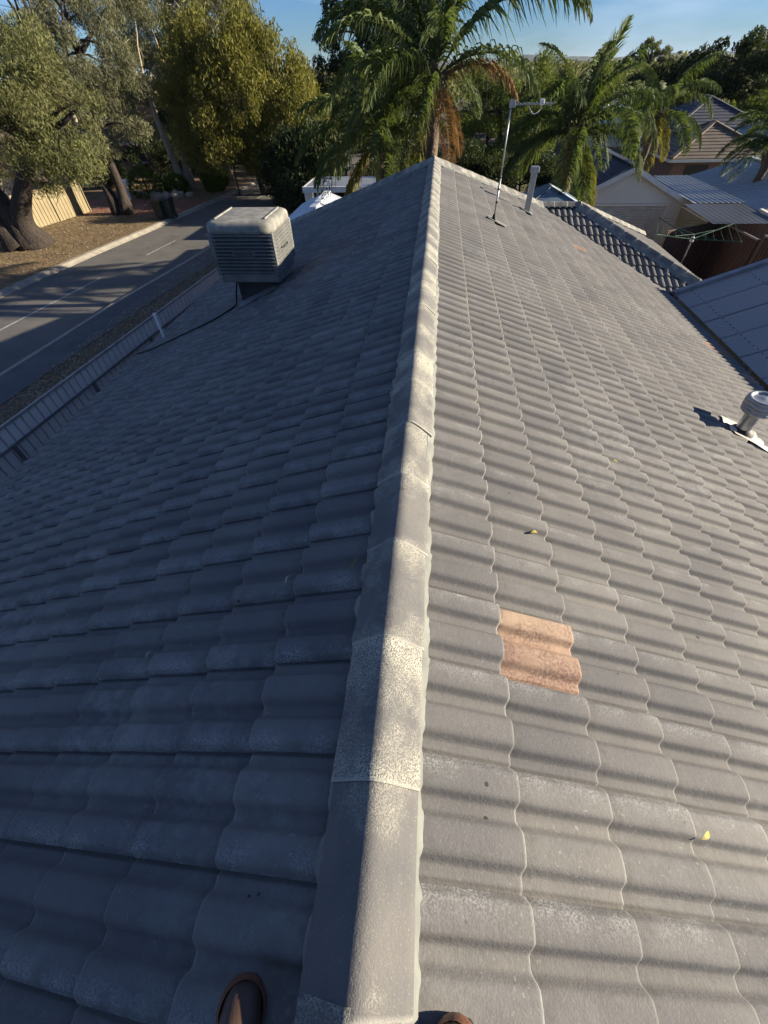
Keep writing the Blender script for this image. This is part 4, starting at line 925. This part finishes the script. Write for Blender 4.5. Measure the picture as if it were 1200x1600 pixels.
m = MB(); m.tube([(-14.6, 37, GZ), (-14.62, 37, GZ + 3.6)], [.05, .035], 8); build(m, 'shaft', 'black', sp_); m = MB(); m.lathe([(.09, 0), (.09, .15), (.05, .2)], (-14.6, 37, GZ), 8); build(m, 'base', 'black', sp_)

# ------------------------------------------------------------------ foliage
def leaf_mesh(name, C, RAD, n, size, rs, asp=.28, droop=.5, flat=.8):
    """n rhombic leaves gathered round clump centres C with radii RAD"""
    C = np.asarray(C); RAD = np.asarray(RAD); w = RAD ** 2; idx = rs.choice(len(C), n, p=w / w.sum())
    d = rs.normal(0, 1, (n, 3)); d /= np.linalg.norm(d, axis=1)[:, None]; rad = rs.random(n) ** .45
    P = C[idx] + d * (RAD[idx] * rad)[:, None] * np.array([1, 1, flat])
    ax_ = rs.normal(0, 1, (n, 3)); ax_[:, 2] -= droop * 2.2; ax_ /= np.linalg.norm(ax_, axis=1)[:, None]
    sd = np.cross(ax_, rs.normal(0, 1, (n, 3))); sd /= np.linalg.norm(sd, axis=1)[:, None] + 1e-9
    L = size * (0.6 + .8 * rs.random(n))[:, None]; a = ax_ * L / 2; b = sd * L * asp / 2
    V = np.stack([P - a, P + b, P + a, P - b], 1).reshape(-1, 3)
    return mesh_np(name, V, np.arange(n * 4).reshape(n, 4), rnd=rs.random(n))
def ell(c, r, n, rs, lo=.45):
    d = rs.normal(0, 1, (n, 3)); d /= np.linalg.norm(d, axis=1)[:, None]; q = lo + (1 - lo) * rs.random(n) ** .6
    return np.array(c) + d * q[:, None] * np.array(r)
def limb(m, p, q, r0, r1, rs, sag=.12, n=6, seg=6):
    p = Vector(p); q = Vector(q); L = (q - p).length; o = Vector(rs.normal(0, 1, 3)) * L * sag; pts = []
    for i in range(n + 1):
        t = i / n; pts.append(p.lerp(q, t) + o * math.sin(math.pi * t) + Vector((0, 0, L * .08 * math.sin(math.pi * t))) + Vector(rs.normal(0, .012, 3)) * L)
    m.tube(pts, [r0 + (r1 - r0) * i / n for i in range(n + 1)], seg, False); return pts
def tree(name, label, base, stems, crowns, leafm, barkm, nleaf, size, seed, crad=(.5, 1.0), asp=.28, droop=.5, r0=.25, limbs=14, cat='tree', group=None, flat=.8):
    rs = np.random.default_rng(seed); t = thing(name, base, label, cat, group); m = MB(); tops = []
    base = Vector(base)
    for sx in stems:                      # sx: list of points relative to the base
        pts = spline([base + Vector(p) for p in sx], 5); k = len(pts)
        fl = [r0 * (1.0 - .62 * i / (k - 1)) * (1.45 - .45 * min(1, i / 4)) for i in range(k)]
        m.tube(pts, fl, 9); tops.append(pts[-1]); tops.append(pts[int(k * .7)])
    C = []; RD = []
    for c, r, n in crowns:
        e = ell(c, r, n, rs); far_ = rs.random(n) < .16; e[far_] = np.array(c) + (e[far_] - np.array(c)) * rs.uniform(1.05, 1.28, (far_.sum(), 1)); C.append(e); rd = crad[0] * .65 + (crad[1] * 1.1 - crad[0] * .65) * rs.random(n) ** 1.2; rd[far_] *= .6; RD.append(rd)
    C = np.concatenate(C); RD = np.concatenate(RD)
    for i in rs.choice(len(C), min(limbs, len(C)), replace=False):
        q = Vector(C[i]); s_ = min(tops, key=lambda a: (a - q).length); pts = limb(m, s_, q, r0 * .30, .02, rs)
        for _ in range(2):
            j = rs.integers(2, len(pts)); e = pts[j] + Vector(rs.normal(0, .6, 3)); limb(m, pts[j], e, .035, .01, rs, n=3, seg=4)
    build(m, 'trunk', barkm, t, smooth=True)
    link('crown', leaf_mesh('crown', C, RD, nleaf, size, rs, asp, droop, flat), leafm, t); return t
GT = 'roadside trees across the road'
z0 = GZ + .1
tree('gum_tree', 'big gum with a massive flared dark trunk beside the far kerb', (-21.6, 23.6, z0), [[(.1, 0, 0), (-.3, .1, 1.6), (-1.2, .3, 3.4), (-1.9, .4, 6)], [(.35, .1, 0), (.3, 0, 1.2), (1.3, 0, 2.5), (2.8, .2, 4.2)], [(-.5, -.2, 0), (-1.1, -.2, 1.2), (-2.6, -.5, 2.6), (-4, -.5, 4)]],
     [((-20.5, 23.3, 1.2), (4.2, 3.2, 2.6), 60), ((-17.3, 23.2, 1.0), (2.4, 2.2, 2.3), 34), ((-22, 24, 4.6), (4.5, 3.4, 2.4), 34), ((-16.9, 23.0, -.9), (1.6, 1.5, 1.0), 14), ((-21.0, 25.6, -1.9), (2.4, 1.2, .9), 12)], 'gum', 'bark', 62000, .17, 11, (.45, .95), .2, .55, .62, 26, group=GT)
tree('gum_tree', 'slender twin-stemmed gum between the driveway and the road', (-20.4, 30.9, z0), [[(-.3, 0, 0), (-.5, 0, 1.5), (-1.2, .2, 3.6), (-1.5, .3, 6.5)], [(.3, 0, 0), (.4, .1, 1.4), (.5, 0, 3.5), (.9, .3, 7)]],
     [((-19.3, 31.2, 2.6), (3.2, 2.6, 2.6), 46), ((-19.4, 31, -.9), (2.6, 2, 1.0), 14), ((-22.5, 31.5, 4.5), (3, 2.6, 2.2), 20)], 'gumgrey', 'bark', 30000, .18, 12, (.4, .85), .2, .6, .34, 22, group=GT)
tree('wattle_tree', 'dense rounded golden-green tree leaning over the road', (-12.6, 37.3, z0), [[(0, 0, 0), (-.5, .2, 1.4), (-1.3, .3, 2.8), (-1.9, .3, 4.6)], [(.15, .1, 0), (.3, .3, 1.5), (.9, .4, 3.2), (1.2, .4, 5)]],
     [((-13.3, 37.3, .6), (5.4, 4.2, 3.1), 120), ((-16.6, 37.0, -.4), (2.6, 2.4, 2.4), 34), ((-9.3, 36.6, -1.0), (2.2, 2.2, 2.4), 36), ((-13, 36, 2.6), (3.2, 2.6, 1.3), 40), ((-13.6, 36.8, -2.0), (4.6, 3.2, 1.3), 46), ((-10.2, 39.0, -2.4), (2.8, 2.0, 1.5), 30)], 'gold', 'bark', 110000, .19, 13, (.55, 1.05), .3, .75, .32, 26, group=GT, flat=1.1)
tree('gum_tree', 'pale-trunked gum rising from the rocks past the letterbox', (-19.6, 38.8, z0), [[(0, 0, 0), (-.3, 0, 2), (-.7, .2, 4.0), (-.8, .3, 5.6)], [(.5, 0, 0), (.55, .1, 2), (.9, .2, 4.0), (1.0, .3, 5.4)]],
     [((-20, 39.2, 3.4), (4.0, 2.8, 2.6), 46), ((-22, 39.5, .2), (2.6, 2, 1.8), 20)], 'gumgrey', 'palebark', 24000, .20, 14, (.5, .95), .2, .55, .30, 20, group=GT)
tree('gum_tree', 'second pale-trunked gum, deeper in the garden beyond the rocks', (-18.0, 42.6, z0), [[(0, 0, 0), (-.2, 0, 2.2), (.1, .2, 5), (.2, .3, 9)], [(.6, .2, 0), (.7, .2, 2.5), (1.0, .3, 5), (1.4, .3, 8)]],
     [((-17.6, 43, 4.0), (4.0, 2.8, 2.2), 44), ((-19, 43, .6), (2.6, 2, 1.6), 16)], 'gumgrey', 'palebark', 20000, .22, 15, (.5, 1.0), .2, .55, .24, 18, group=GT)
bk = [(-33, 48, 8, 'gumgrey'), (-27.5, 56, 8.6, 'gum'), (-22.5, 57, 8.0, 'gumgrey'), (-19.6, 58, 7.2, 'gum'), (-38, 42, 9, 'gum')]
bl = ['tall gum at the far left behind the red-roofed house', 'tall gum behind the slate-roofed house', 'tall grey gum showing above the golden tree, left one', 'tall gum showing above the golden tree, nearest the blue sky gap', 'tallest gum at the left picture edge']
for i, (x, y, zt, lm) in enumerate(bk):
    tree('gum_tree', bl[i], (x, y, z0), [[(0, 0, 0), (.3, 0, 3), (-.2, .2, 7), (.2, 0, zt + 3)]], [((x, y, zt - 3.4), (3.6, 3, 3.6), 42), ((x + .5, y, zt - 7.5), (3.2, 2.6, 2.4), 22)], lm, 'palebark', 16000, .30, 30 + i, (.6, 1.2), .24, .5, .26, 14, group='tall gums behind the houses')
tree('gum_tree', 'broad dark gum behind the palms, left of the tallest palm', (-5.5, 50, z0), [[(0, 0, 0), (-.3, .2, 3), (-1, .2, 6), (-1.4, .2, 8)], [(.2, 0, 0), (.8, .2, 3), (1.8, 0, 6), (2.6, 0, 8.5)]],
     [((-5.6, 50, 3.2), (4.8, 3.2, 2.6), 80), ((-3.2, 49, 4.4), (3.2, 2.4, 1.7), 40), ((-9.2, 51, .8), (2.4, 2.4, 1.8), 24), ((-5, 48, -.8), (5, 3, 2), 40)], 'darkleaf', 'bark', 42000, .30, 41, (.6, 1.1), .3, .4, .32, 22)
tree('bushy_tree', 'bushy light olive-green tree behind the television antenna', (4.0, 32, z0), [[(0, 0, 0), (-.2, .1, 2), (-.6, .1, 4), (-.8, .1, 5.6)], [(.1, 0, 0), (.4, .1, 2), (.8, .1, 4.2), (1.2, 0, 5.5)]],
     [((3.9, 32, -1.2), (2.5, 2.2, 2.2), 90), ((5.2, 31.8, -.6), (1.6, 1.4, 1.6), 30), ((2.2, 31.8, -1.4), (1.5, 1.4, 1.9), 30), ((2.3, 32, .9), (.8, .6, .7), 8), ((5.4, 32, 1.0), (.6, .5, .9), 7), ((3.0, 32, -3), (3, 1.6, 1.3), 30)], 'olive', 'bark', 60000, .13, 42, (.35, .65), .28, -.4, .2, 16)
for i, (x, y, rx, zt, lb_) in enumerate([(1.6, 26, 2.2, -1.35, 'dark evergreen shrub directly behind the far ridge end'), (-1.5, 30, 2.6, -1.5, 'dark evergreen shrub under the twin palms'), (4.4, 27.5, 2.0, -1.9, 'dark evergreen shrub below the olive-green tree'), (-8.6, 34, 2.4, -1.2, 'dark shrub behind the white carport'), (-23.5, 42.5, 2.6, -1.6, 'dark shrub behind the large dome hedge'), (-20.5, 45.5, 3.0, -1.4, 'dark shrub between the pale gum trunks'), (-15.5, 46, 2.8, -1.5, 'dark shrub past the bend of the road, under the golden tree'), (-27.0, 40.5, 2.4, -1.8, 'dark shrub at the left end of the driveway'), (-11.0, 42, 2.6, -1.3, 'dark shrub right of the golden tree trunk')]):
    tree('evergreen_shrub', lb_, (x, y, z0), [[(0, 0, 0), (.1, 0, .8), (0, .1, 1.8)]], [((x, y, (zt + GZ) / 2 + .2), (rx, 1.5, (zt - GZ) / 2), 60)], 'darkleaf', 'bark', 16000, .14, 60 + i, (.35, .7), .35, .3, .12, 8, cat='shrub')
for i, (x, y, rx, zt, lb_) in enumerate([(-13.5, 56, 3.6, 1.4, 'dark dense tree closing the end of the road, left one'), (-8.6, 60, 3.8, 1.0, 'dark dense tree closing the end of the road, right one'), (-19.0, 53, 3.4, 1.6, 'dark dense tree behind the pale gum trunks'), (-25.0, 49.5, 3.4, 1.2, 'dark dense tree beside the slate-roofed house'), (-7.4, 31.0, 2.3, -.7, 'dark leafy tree behind the carport pillar'), (-9.2, 34.2, 2.0, -1.7, 'dark leafy tree between the carport and the golden tree')]):
    h = zt - GZ; tree('dense_tree', lb_, (x, y, z0), [[(0, 0, 0), (.2, 0, h * .3), (-.2, .2, h * .7)]], [((x, y, GZ + h * .52), (rx, rx * .7, h * .48), 80), ((x + .6, y - 1, GZ + h * .25), (rx * .9, rx * .5, h * .22), 30)], 'darkleaf', 'bark', 22000, .26, 170 + i, (.5, 1.1), .32, .5, .25, 10, group='dark trees at the end of the road')
# clipped shrubs across the road
for i, (x, y, r, h, lb_) in enumerate([(-21.4, 36.3, 1.25, 1.9, 'large clipped dome hedge behind the letterbox'), (-19.7, 37.6, .95, 1.25, 'clipped round shrub beside the sandstone rocks'), (-16.9, 38.2, .8, 1.1, 'low clipped shrub nearest the bend of the road'), (-17.4, 40.2, .85, 1.3, 'clipped round shrub behind the low one at the bend'), (-18.6, 41.2, .7, 1.5, 'small round bush between the pale gum trunks')]):
    rs = np.random.default_rng(80 + i); n = 260; e = ell((x, y, GZ + h * .45), (r * .9, r * .9, h * .52), n, rs, .93); e = e[e[:, 2] > GZ + .1]
    t = thing('clipped_shrub', (x, y, z0), lb_, 'shrub', 'clipped shrubs across the road'); m = MB(); m.tube([(x, y, GZ), (x, y, GZ + h * .7)], .06, 6); build(m, 'stem', 'bark', t)
    link('foliage', leaf_mesh('foliage', e, np.full(len(e), .16), 9000, .085, rs, .5, .0), 'hedge', t)
for i, (x, y, a, b, c) in enumerate([(-20.6, 35.9, .55, .35, .3), (-19.9, 36.1, .35, .3, .25), (-19.0, 36.0, .5, .4, .34), (-18.2, 36.3, .3, .3, .2)]):
    rs = np.random.default_rng(90 + i); bm = bmesh.new(); bmesh.ops.create_icosphere(bm, subdivisions=2, radius=1)
    for v in bm.verts: v.co = Vector((v.co.x * a, v.co.y * b, v.co.z * c)) * (1 + rs.normal(0, .09)); v.co += Vector((x, y, GZ + .2))
    me = bpy.data.meshes.new('garden_rock'); bm.to_mesh(me); bm.free()
    tag(link('garden_rock', me, 'rock'), ['long sandstone rock nearest the letterbox', 'small sandstone rock, second from the letterbox', 'large pale sandstone rock at the foot of the pale gums', 'smallest sandstone rock at the road end of the row'][i], 'rock', 'sandstone rocks edging the garden')

# palms
def frond_mesh(name, L, e0, bend, seed, leaflen=.78, hang=.8, n=84, yellow=False):
    rs = np.random.default_rng(seed); V = []; Fs = []; rn = []
    pts = []; p = np.zeros(3); N = 24
    for i in range(N + 1):
        pts.append(p.copy()); t = i / N; e = e0 - bend * t ** 1.25; p = p + np.array([math.cos(e), 0, math.sin(e)]) * L / N
    pts = np.array(pts)
    def at(t): f = t * N; i = min(int(f), N - 1); return pts[i] + (pts[i + 1] - pts[i]) * (f - i), (pts[i + 1] - pts[i]) / np.linalg.norm(pts[i + 1] - pts[i])
    for i in range(N):      # midrib as a small square section
        w = .028 * (1 - i / N) + .005; w2 = .028 * (1 - (i + 1) / N) + .005; o = len(V)
        for q, ww in ((pts[i], w), (pts[i + 1], w2)): V += [q + (0, -ww, 0), q + (0, 0, ww), q + (0, ww, 0), q + (0, 0, -ww)]
        for k in range(4): Fs.append((o + k, o + (k + 1) % 4, o + 4 + (k + 1) % 4, o + 4 + k)); rn.append(.9)
    for i in range(n):
        t = .10 + .90 * (i + rs.random()) / n; q, d = at(min(t, .999)); l = leaflen * (math.sin(math.pi * min(1, .15 + t * .87)) ** .6) * rs.uniform(.8, 1.15)
        for s_ in (-1, 1):
            out = np.array([0, s_ * rs.uniform(.55, 1.0), rs.uniform(-.1, .75)]) + d * rs.uniform(.35, .8); out /= np.linalg.norm(out)
            dn_ = np.array([0, s_ * .12, -1.0]) * hang + d * .25 + out * (1 - hang) + rs.normal(0, .12, 3); dn_ /= np.linalg.norm(dn_)
            m1 = q + out * l * .34; m2 = m1 + (out * .45 + dn_ * .55) * l * .3; tp = m2 + dn_ * l * .5; wd = np.cross(out, d); wd = wd / (np.linalg.norm(wd) + 1e-9) * .020 + d * .012
            o = len(V); V += [q - wd * .6, q + wd * .6, m1 + wd, m1 - wd, m2 + wd * .8, m2 - wd * .8, tp + wd * .1, tp - wd * .1]
            Fs += [(o, o + 1, o + 2, o + 3), (o + 3, o + 2, o + 4, o + 5), (o + 5, o + 4, o + 6, o + 7)]; rn += [rs.random()] * 3
    me = mesh_np(name, np.array(V), np.array(Fs), rnd=rn); return me
FR = {}
def fr(kind, mat):
    if (kind, mat) not in FR:
        prm = {'spear': (1.45, .35), 'up': (1.25, 1.2), 'mid': (.95, 1.75), 'out': (.55, 1.75), 'low': (.05, 1.35), 'hang': (-.75, .75)}[kind]
        me = frond_mesh('frond', 3.4, prm[0], prm[1], hash(kind) % 7 + 3 if False else {'spear': 1, 'up': 2, 'mid': 3, 'out': 4, 'low': 5, 'hang': 6}[kind], hang=.75 if kind != 'spear' else .3); me.materials.append(M[mat]); FR[(kind, mat)] = me
    return FR[(kind, mat)]
def palm(label, x, y, zc, scale, fronds, lean=(0, 0), r=.17, seed=0):
    rs = np.random.default_rng(seed); t = thing('queen_palm', (x - lean[0], y - lean[1], GZ), label, 'palm tree', 'queen palms in the back yards')
    b = Vector((x - lean[0], y - lean[1], GZ)); c = Vector((x, y, zc)); pts = [b.lerp(c, i / 14) + Vector((rs.normal(0, .012), rs.normal(0, .012), 0)) for i in range(15)]
    m = MB(); m.tube(pts, [r * (1.25 if i == 0 else 1.0 + .06 * (i % 2) + (.25 if i > 11 else 0) - (.35 if i > 13 else 0)) for i in range(15)], 12); build(m, 'trunk', 'palmbark', t, smooth=True)
    for i in range(16):      # old leaf bases round the neck
        a = i * 2.4; z = zc - .75 + .045 * i; p = Vector((x + math.cos(a) * r * 1.05, y + math.sin(a) * r * 1.05, z)); q = p + Vector((math.cos(a) * .16, math.sin(a) * .16, .42))
        m = MB(); m.beam(p, q, .12, .04); build(m, 'leaf_base', 'palmbark', t)
    for az, kind, mat, s_ in fronds:
        o = link('frond', fr(kind, mat), None, t)
        o.matrix_basis = Matrix.Translation((x + rs.normal(0, .03), y + rs.normal(0, .03), zc + rs.uniform(-.12, .1))) @ Matrix.Rotation(R(az), 4, 'Z') @ Matrix.Rotation(rs.normal(0, .08), 4, 'X') @ Matrix.Scale(scale * s_, 4)
    return t
def ring(seed, n, extra=()):
    rs = np.random.default_rng(seed); L = []
    for i in range(n):
        k = ['up', 'mid', 'mid', 'out', 'out', 'low', 'low', 'hang'][min(7, int(8 * i / n))]; L.append((i * 137.5 + rs.normal(0, 8), k, 'palm' if k != 'hang' or rs.random() < .8 else 'palmyellow', rs.uniform(.85, 1.1)))
    return L + list(extra)
palm('tallest queen palm standing over the far end of the ridge', -.15, 17.2, 1.15, 1.12, [(5, 'mid', 'palm', 1.25), (-18, 'out', 'palm', .95), (22, 'up', 'palm', 1.2), (60, 'spear', 'palm', 1.0), (200, 'spear', 'palm', .8), (150, 'up', 'palm', 1.1), (172, 'mid', 'palm', 1.1), (197, 'mid', 'palm', 1.0), (205, 'out', 'palm', 1.0), (185, 'low', 'palm', .9), (232, 'out', 'palm', .9), (262, 'low', 'palm', .75), (92, 'mid', 'palm', 1.0), (112, 'out', 'palm', 1.0), (75, 'up', 'palm', 1.0), (-4, 'out', 'palmdead', .74), (300, 'hang', 'palmdead', .6), (240, 'hang', 'palmyellow', .7), (100, 'hang', 'palm', .8), (142, 'low', 'palm', .9), (330, 'hang', 'palmdead', .55), (215, 'hang', 'palm', .8), (40, 'low', 'palm', .6), (275, 'mid', 'palm', .9), (128, 'up', 'palm', 1.05)], r=.19, seed=1)
palm('shorter queen palm left of the tallest palm with a yellow hanging frond', -2.05, 19.6, -.30, 1.0, ring(2, 27, [(200, 'hang', 'palmyellow', .95), (185, 'low', 'palm', .9), (80, 'spear', 'palm', 1.0), (120, 'up', 'palm', 1.1)]), r=.19, seed=2)
palm('queen palm behind the tiled wing with windswept upright fronds', 5.0, 20.6, -.30, .98, ring(3, 20, [(20, 'spear', 'palm', .85), (60, 'up', 'palm', .8), (-20, 'up', 'palm', .75), (180, 'out', 'palm', .95), (0, 'out', 'palm', 1.0), (-70, 'hang', 'palm', .85), (-40, 'hang', 'palmyellow', .8), (250, 'hang', 'palmyellow', .7), (185, 'low', 'palm', .9)]), r=.2, seed=3)
palm('leafy green queen palm between the garage and the brown tiled house', 11.2, 30.5, -.4, .88, ring(4, 16, [(20, 'up', 'palm', 1), (170, 'up', 'palm', .9), (90, 'mid', 'palm', 1), (-60, 'hang', 'palmyellow', .8)]), r=.16, seed=4)
palm('queen palm at the right picture edge above the large shed', 13.8, 23.8, -1.05, .72, ring(5, 14, [(180, 'out', 'palm', 1.0), (200, 'low', 'palm', 1.0), (160, 'mid', 'palm', 1.0)]), r=.16, seed=5)

# trees farther off on the right
ft = [(27.5, 58, 5.5, 2.6, 'darkleaf', 'dark spreading tree at the right edge behind the slate roof'), (33, 62, 6, 3.4, 'darkleaf', 'tallest dark tree at the right picture edge'), (24, 66, 4.5, 1.0, 'darkleaf', 'dark tree left of the spreading dark tree'), (29.5, 54, 3.6, -1.3, 'olive', 'lower green tree before the dark trees at right'), (20, 72, 4.6, .5, 'gum', 'grey-green tree in the middle distance right of the leafy palm'),
      (14.2, 62, 3.6, .1, 'darkleaf', 'dark round tree behind the windswept palm'), (9.5, 58, 3.0, -.2, 'gum', 'grey-green tree just right of the olive-green tree'), (17.5, 80, 4.4, .9, 'gum', 'distant gum behind the white metal roof'), (24, 52, 2.6, -2.1, 'olive', 'small green tree beside the slate roof')]
for i, (x, y, rx, zt, lm, lb_) in enumerate(ft):
    h = zt - GZ; tree('broad_tree', lb_, (x, y, z0), [[(0, 0, 0), (.2, 0, h * .3), (-.2, .2, h * .7)]], [((x, y, zt - h * .36), (rx, rx * .7, h * .38), 50), ((x - rx * .4, y, zt - h * .25), (rx * .5, rx * .5, h * .22), 16)], lm, 'bark', 15000, .34, 110 + i, (.6, 1.25), .35, .3, .25, 12, group='trees beyond the right-hand houses')
rs = np.random.default_rng(150); C = []; 
t = thing('gum_tree', (28.5, 88, z0), 'far thin gum with separate leaf puffs against the sky', 'tree', 'trees beyond the right-hand houses'); m = MB()
m.tube([(28.5, 88, GZ), (28.3, 88, -1), (28.6, 88, 2.4)], [.3, .22, .1], 6)
for dx, z, rr2 in ((-1.3, 2.5, .55), (-.6, 3.1, .5), (.3, 2.6, .55), (1.1, 2.0, .5), (2.2, 2.2, .6), (3.1, 1.2, .6), (-.9, 1.6, .6), (1.9, 1.3, .5), (-1.9, 1.3, .5), (.2, 1.4, .5)):
    e = ell((28.5 + dx, 88, z), (rr2, rr2, rr2 * .7), 6, rs); C.append(e); limb(m, (28.4, 88, .2), e[0], .07, .02, rs, n=4, seg=4)
build(m, 'trunk', 'bark', t); C = np.concatenate(C); link('crown', leaf_mesh('crown', C, np.full(len(C), .42), 4500, .28, rs), 'gum', t)
# the wooded plain out to the hills reads as one mass
rs = np.random.default_rng(200); n = 1500; yy = 95 + 900 * rs.random(n) ** 1.7; xx = (rs.random(n) * 1.5 - .75) * (yy + 60); C = []; RD = []
zz = GZ + rs.uniform(2.0, 4.6, n)
C = np.stack([xx, yy, zz], 1); RD = rs.uniform(2.0, 3.8, n) * (1 + yy / 900)
w = leaf_mesh('far_woodland', C, RD, 110000, 1.1, rs, .5, .2, .75); o = link('far_woodland', w, 'gum', kind='stuff'); tag(o, 'hazy mass of trees covering the plain below the far hills', 'woodland')
# leaf litter and tufts on the verges
rs = np.random.default_rng(210); n = 26000; P = np.stack([rs.uniform(-11.6, -6.2, n), rs.uniform(3, 30, n), np.full(n, GZ + .135)], 1)
d = rs.normal(0, 1, (n, 3)); d[:, 2] *= .25; d /= np.linalg.norm(d, axis=1)[:, None]; sd = np.cross(d, [0, 0, 1]) ; L = rs.uniform(.03, .09, n)[:, None]
V = np.stack([P - d * L, P + sd * L * .3, P + d * L, P - sd * L * .3], 1).reshape(-1, 3); V[:, 2] = np.maximum(V[:, 2], GZ + .122)
tag(link('leaf_litter', mesh_np('leaf_litter', V, np.arange(n * 4).reshape(n, 4), rnd=rs.random(n)), 'drylitter', kind='stuff'), 'brown leaf litter strewn over the verge behind the fence', 'leaf litter')

n = 30000; P = np.stack([rs.uniform(-25, -16.2, n), rs.uniform(14, 38, n), np.full(n, GZ + .132)], 1); keep = P[:, 0] < np.interp(P[:, 1], [q[1] for q in farK], [q[0] for q in farK]) - .5; P = P[keep]; n = len(P)
d = rs.normal(0, 1, (n, 3)); d[:, 2] *= .3; d /= np.linalg.norm(d, axis=1)[:, None]; sd = np.cross(d, [0, 0, 1]); L = rs.uniform(.03, .10, n)[:, None]
V = np.stack([P - d * L, P + sd * L * .3, P + d * L, P - sd * L * .3], 1).reshape(-1, 3); V[:, 2] = np.maximum(V[:, 2], GZ + .124)
tag(link('leaf_litter', mesh_np('leaf_litter', V, np.arange(n * 4).reshape(n, 4), rnd=rs.random(n)), 'drylitter', kind='stuff'), 'dry leaf litter under the gums on the far verge', 'leaf litter')
# thin haze over the plain
m = MB(); m.box((-4300, -1800, GZ - 6), (4300, 6300, 42)); hz_o = build(m, 'haze', None, kind='stuff'); tag(hz_o, 'thin blue haze hanging over the distant plain and hills', 'haze')
hm = bpy.data.materials.new('haze_air'); hm.use_nodes = True; ht = hm.node_tree; ht.nodes.clear(); ho = ht.nodes.new('ShaderNodeOutputMaterial'); hv = ht.nodes.new('ShaderNodeVolumePrincipled')
hv.inputs['Color'].default_value = (0.72, 0.84, 1.0, 1); hv.inputs['Density'].default_value = 0.00005; hv.inputs['Anisotropy'].default_value = 0.0
ht.links.new(hv.outputs[0], ho.inputs['Volume']); hz_o.data.materials.append(hm)
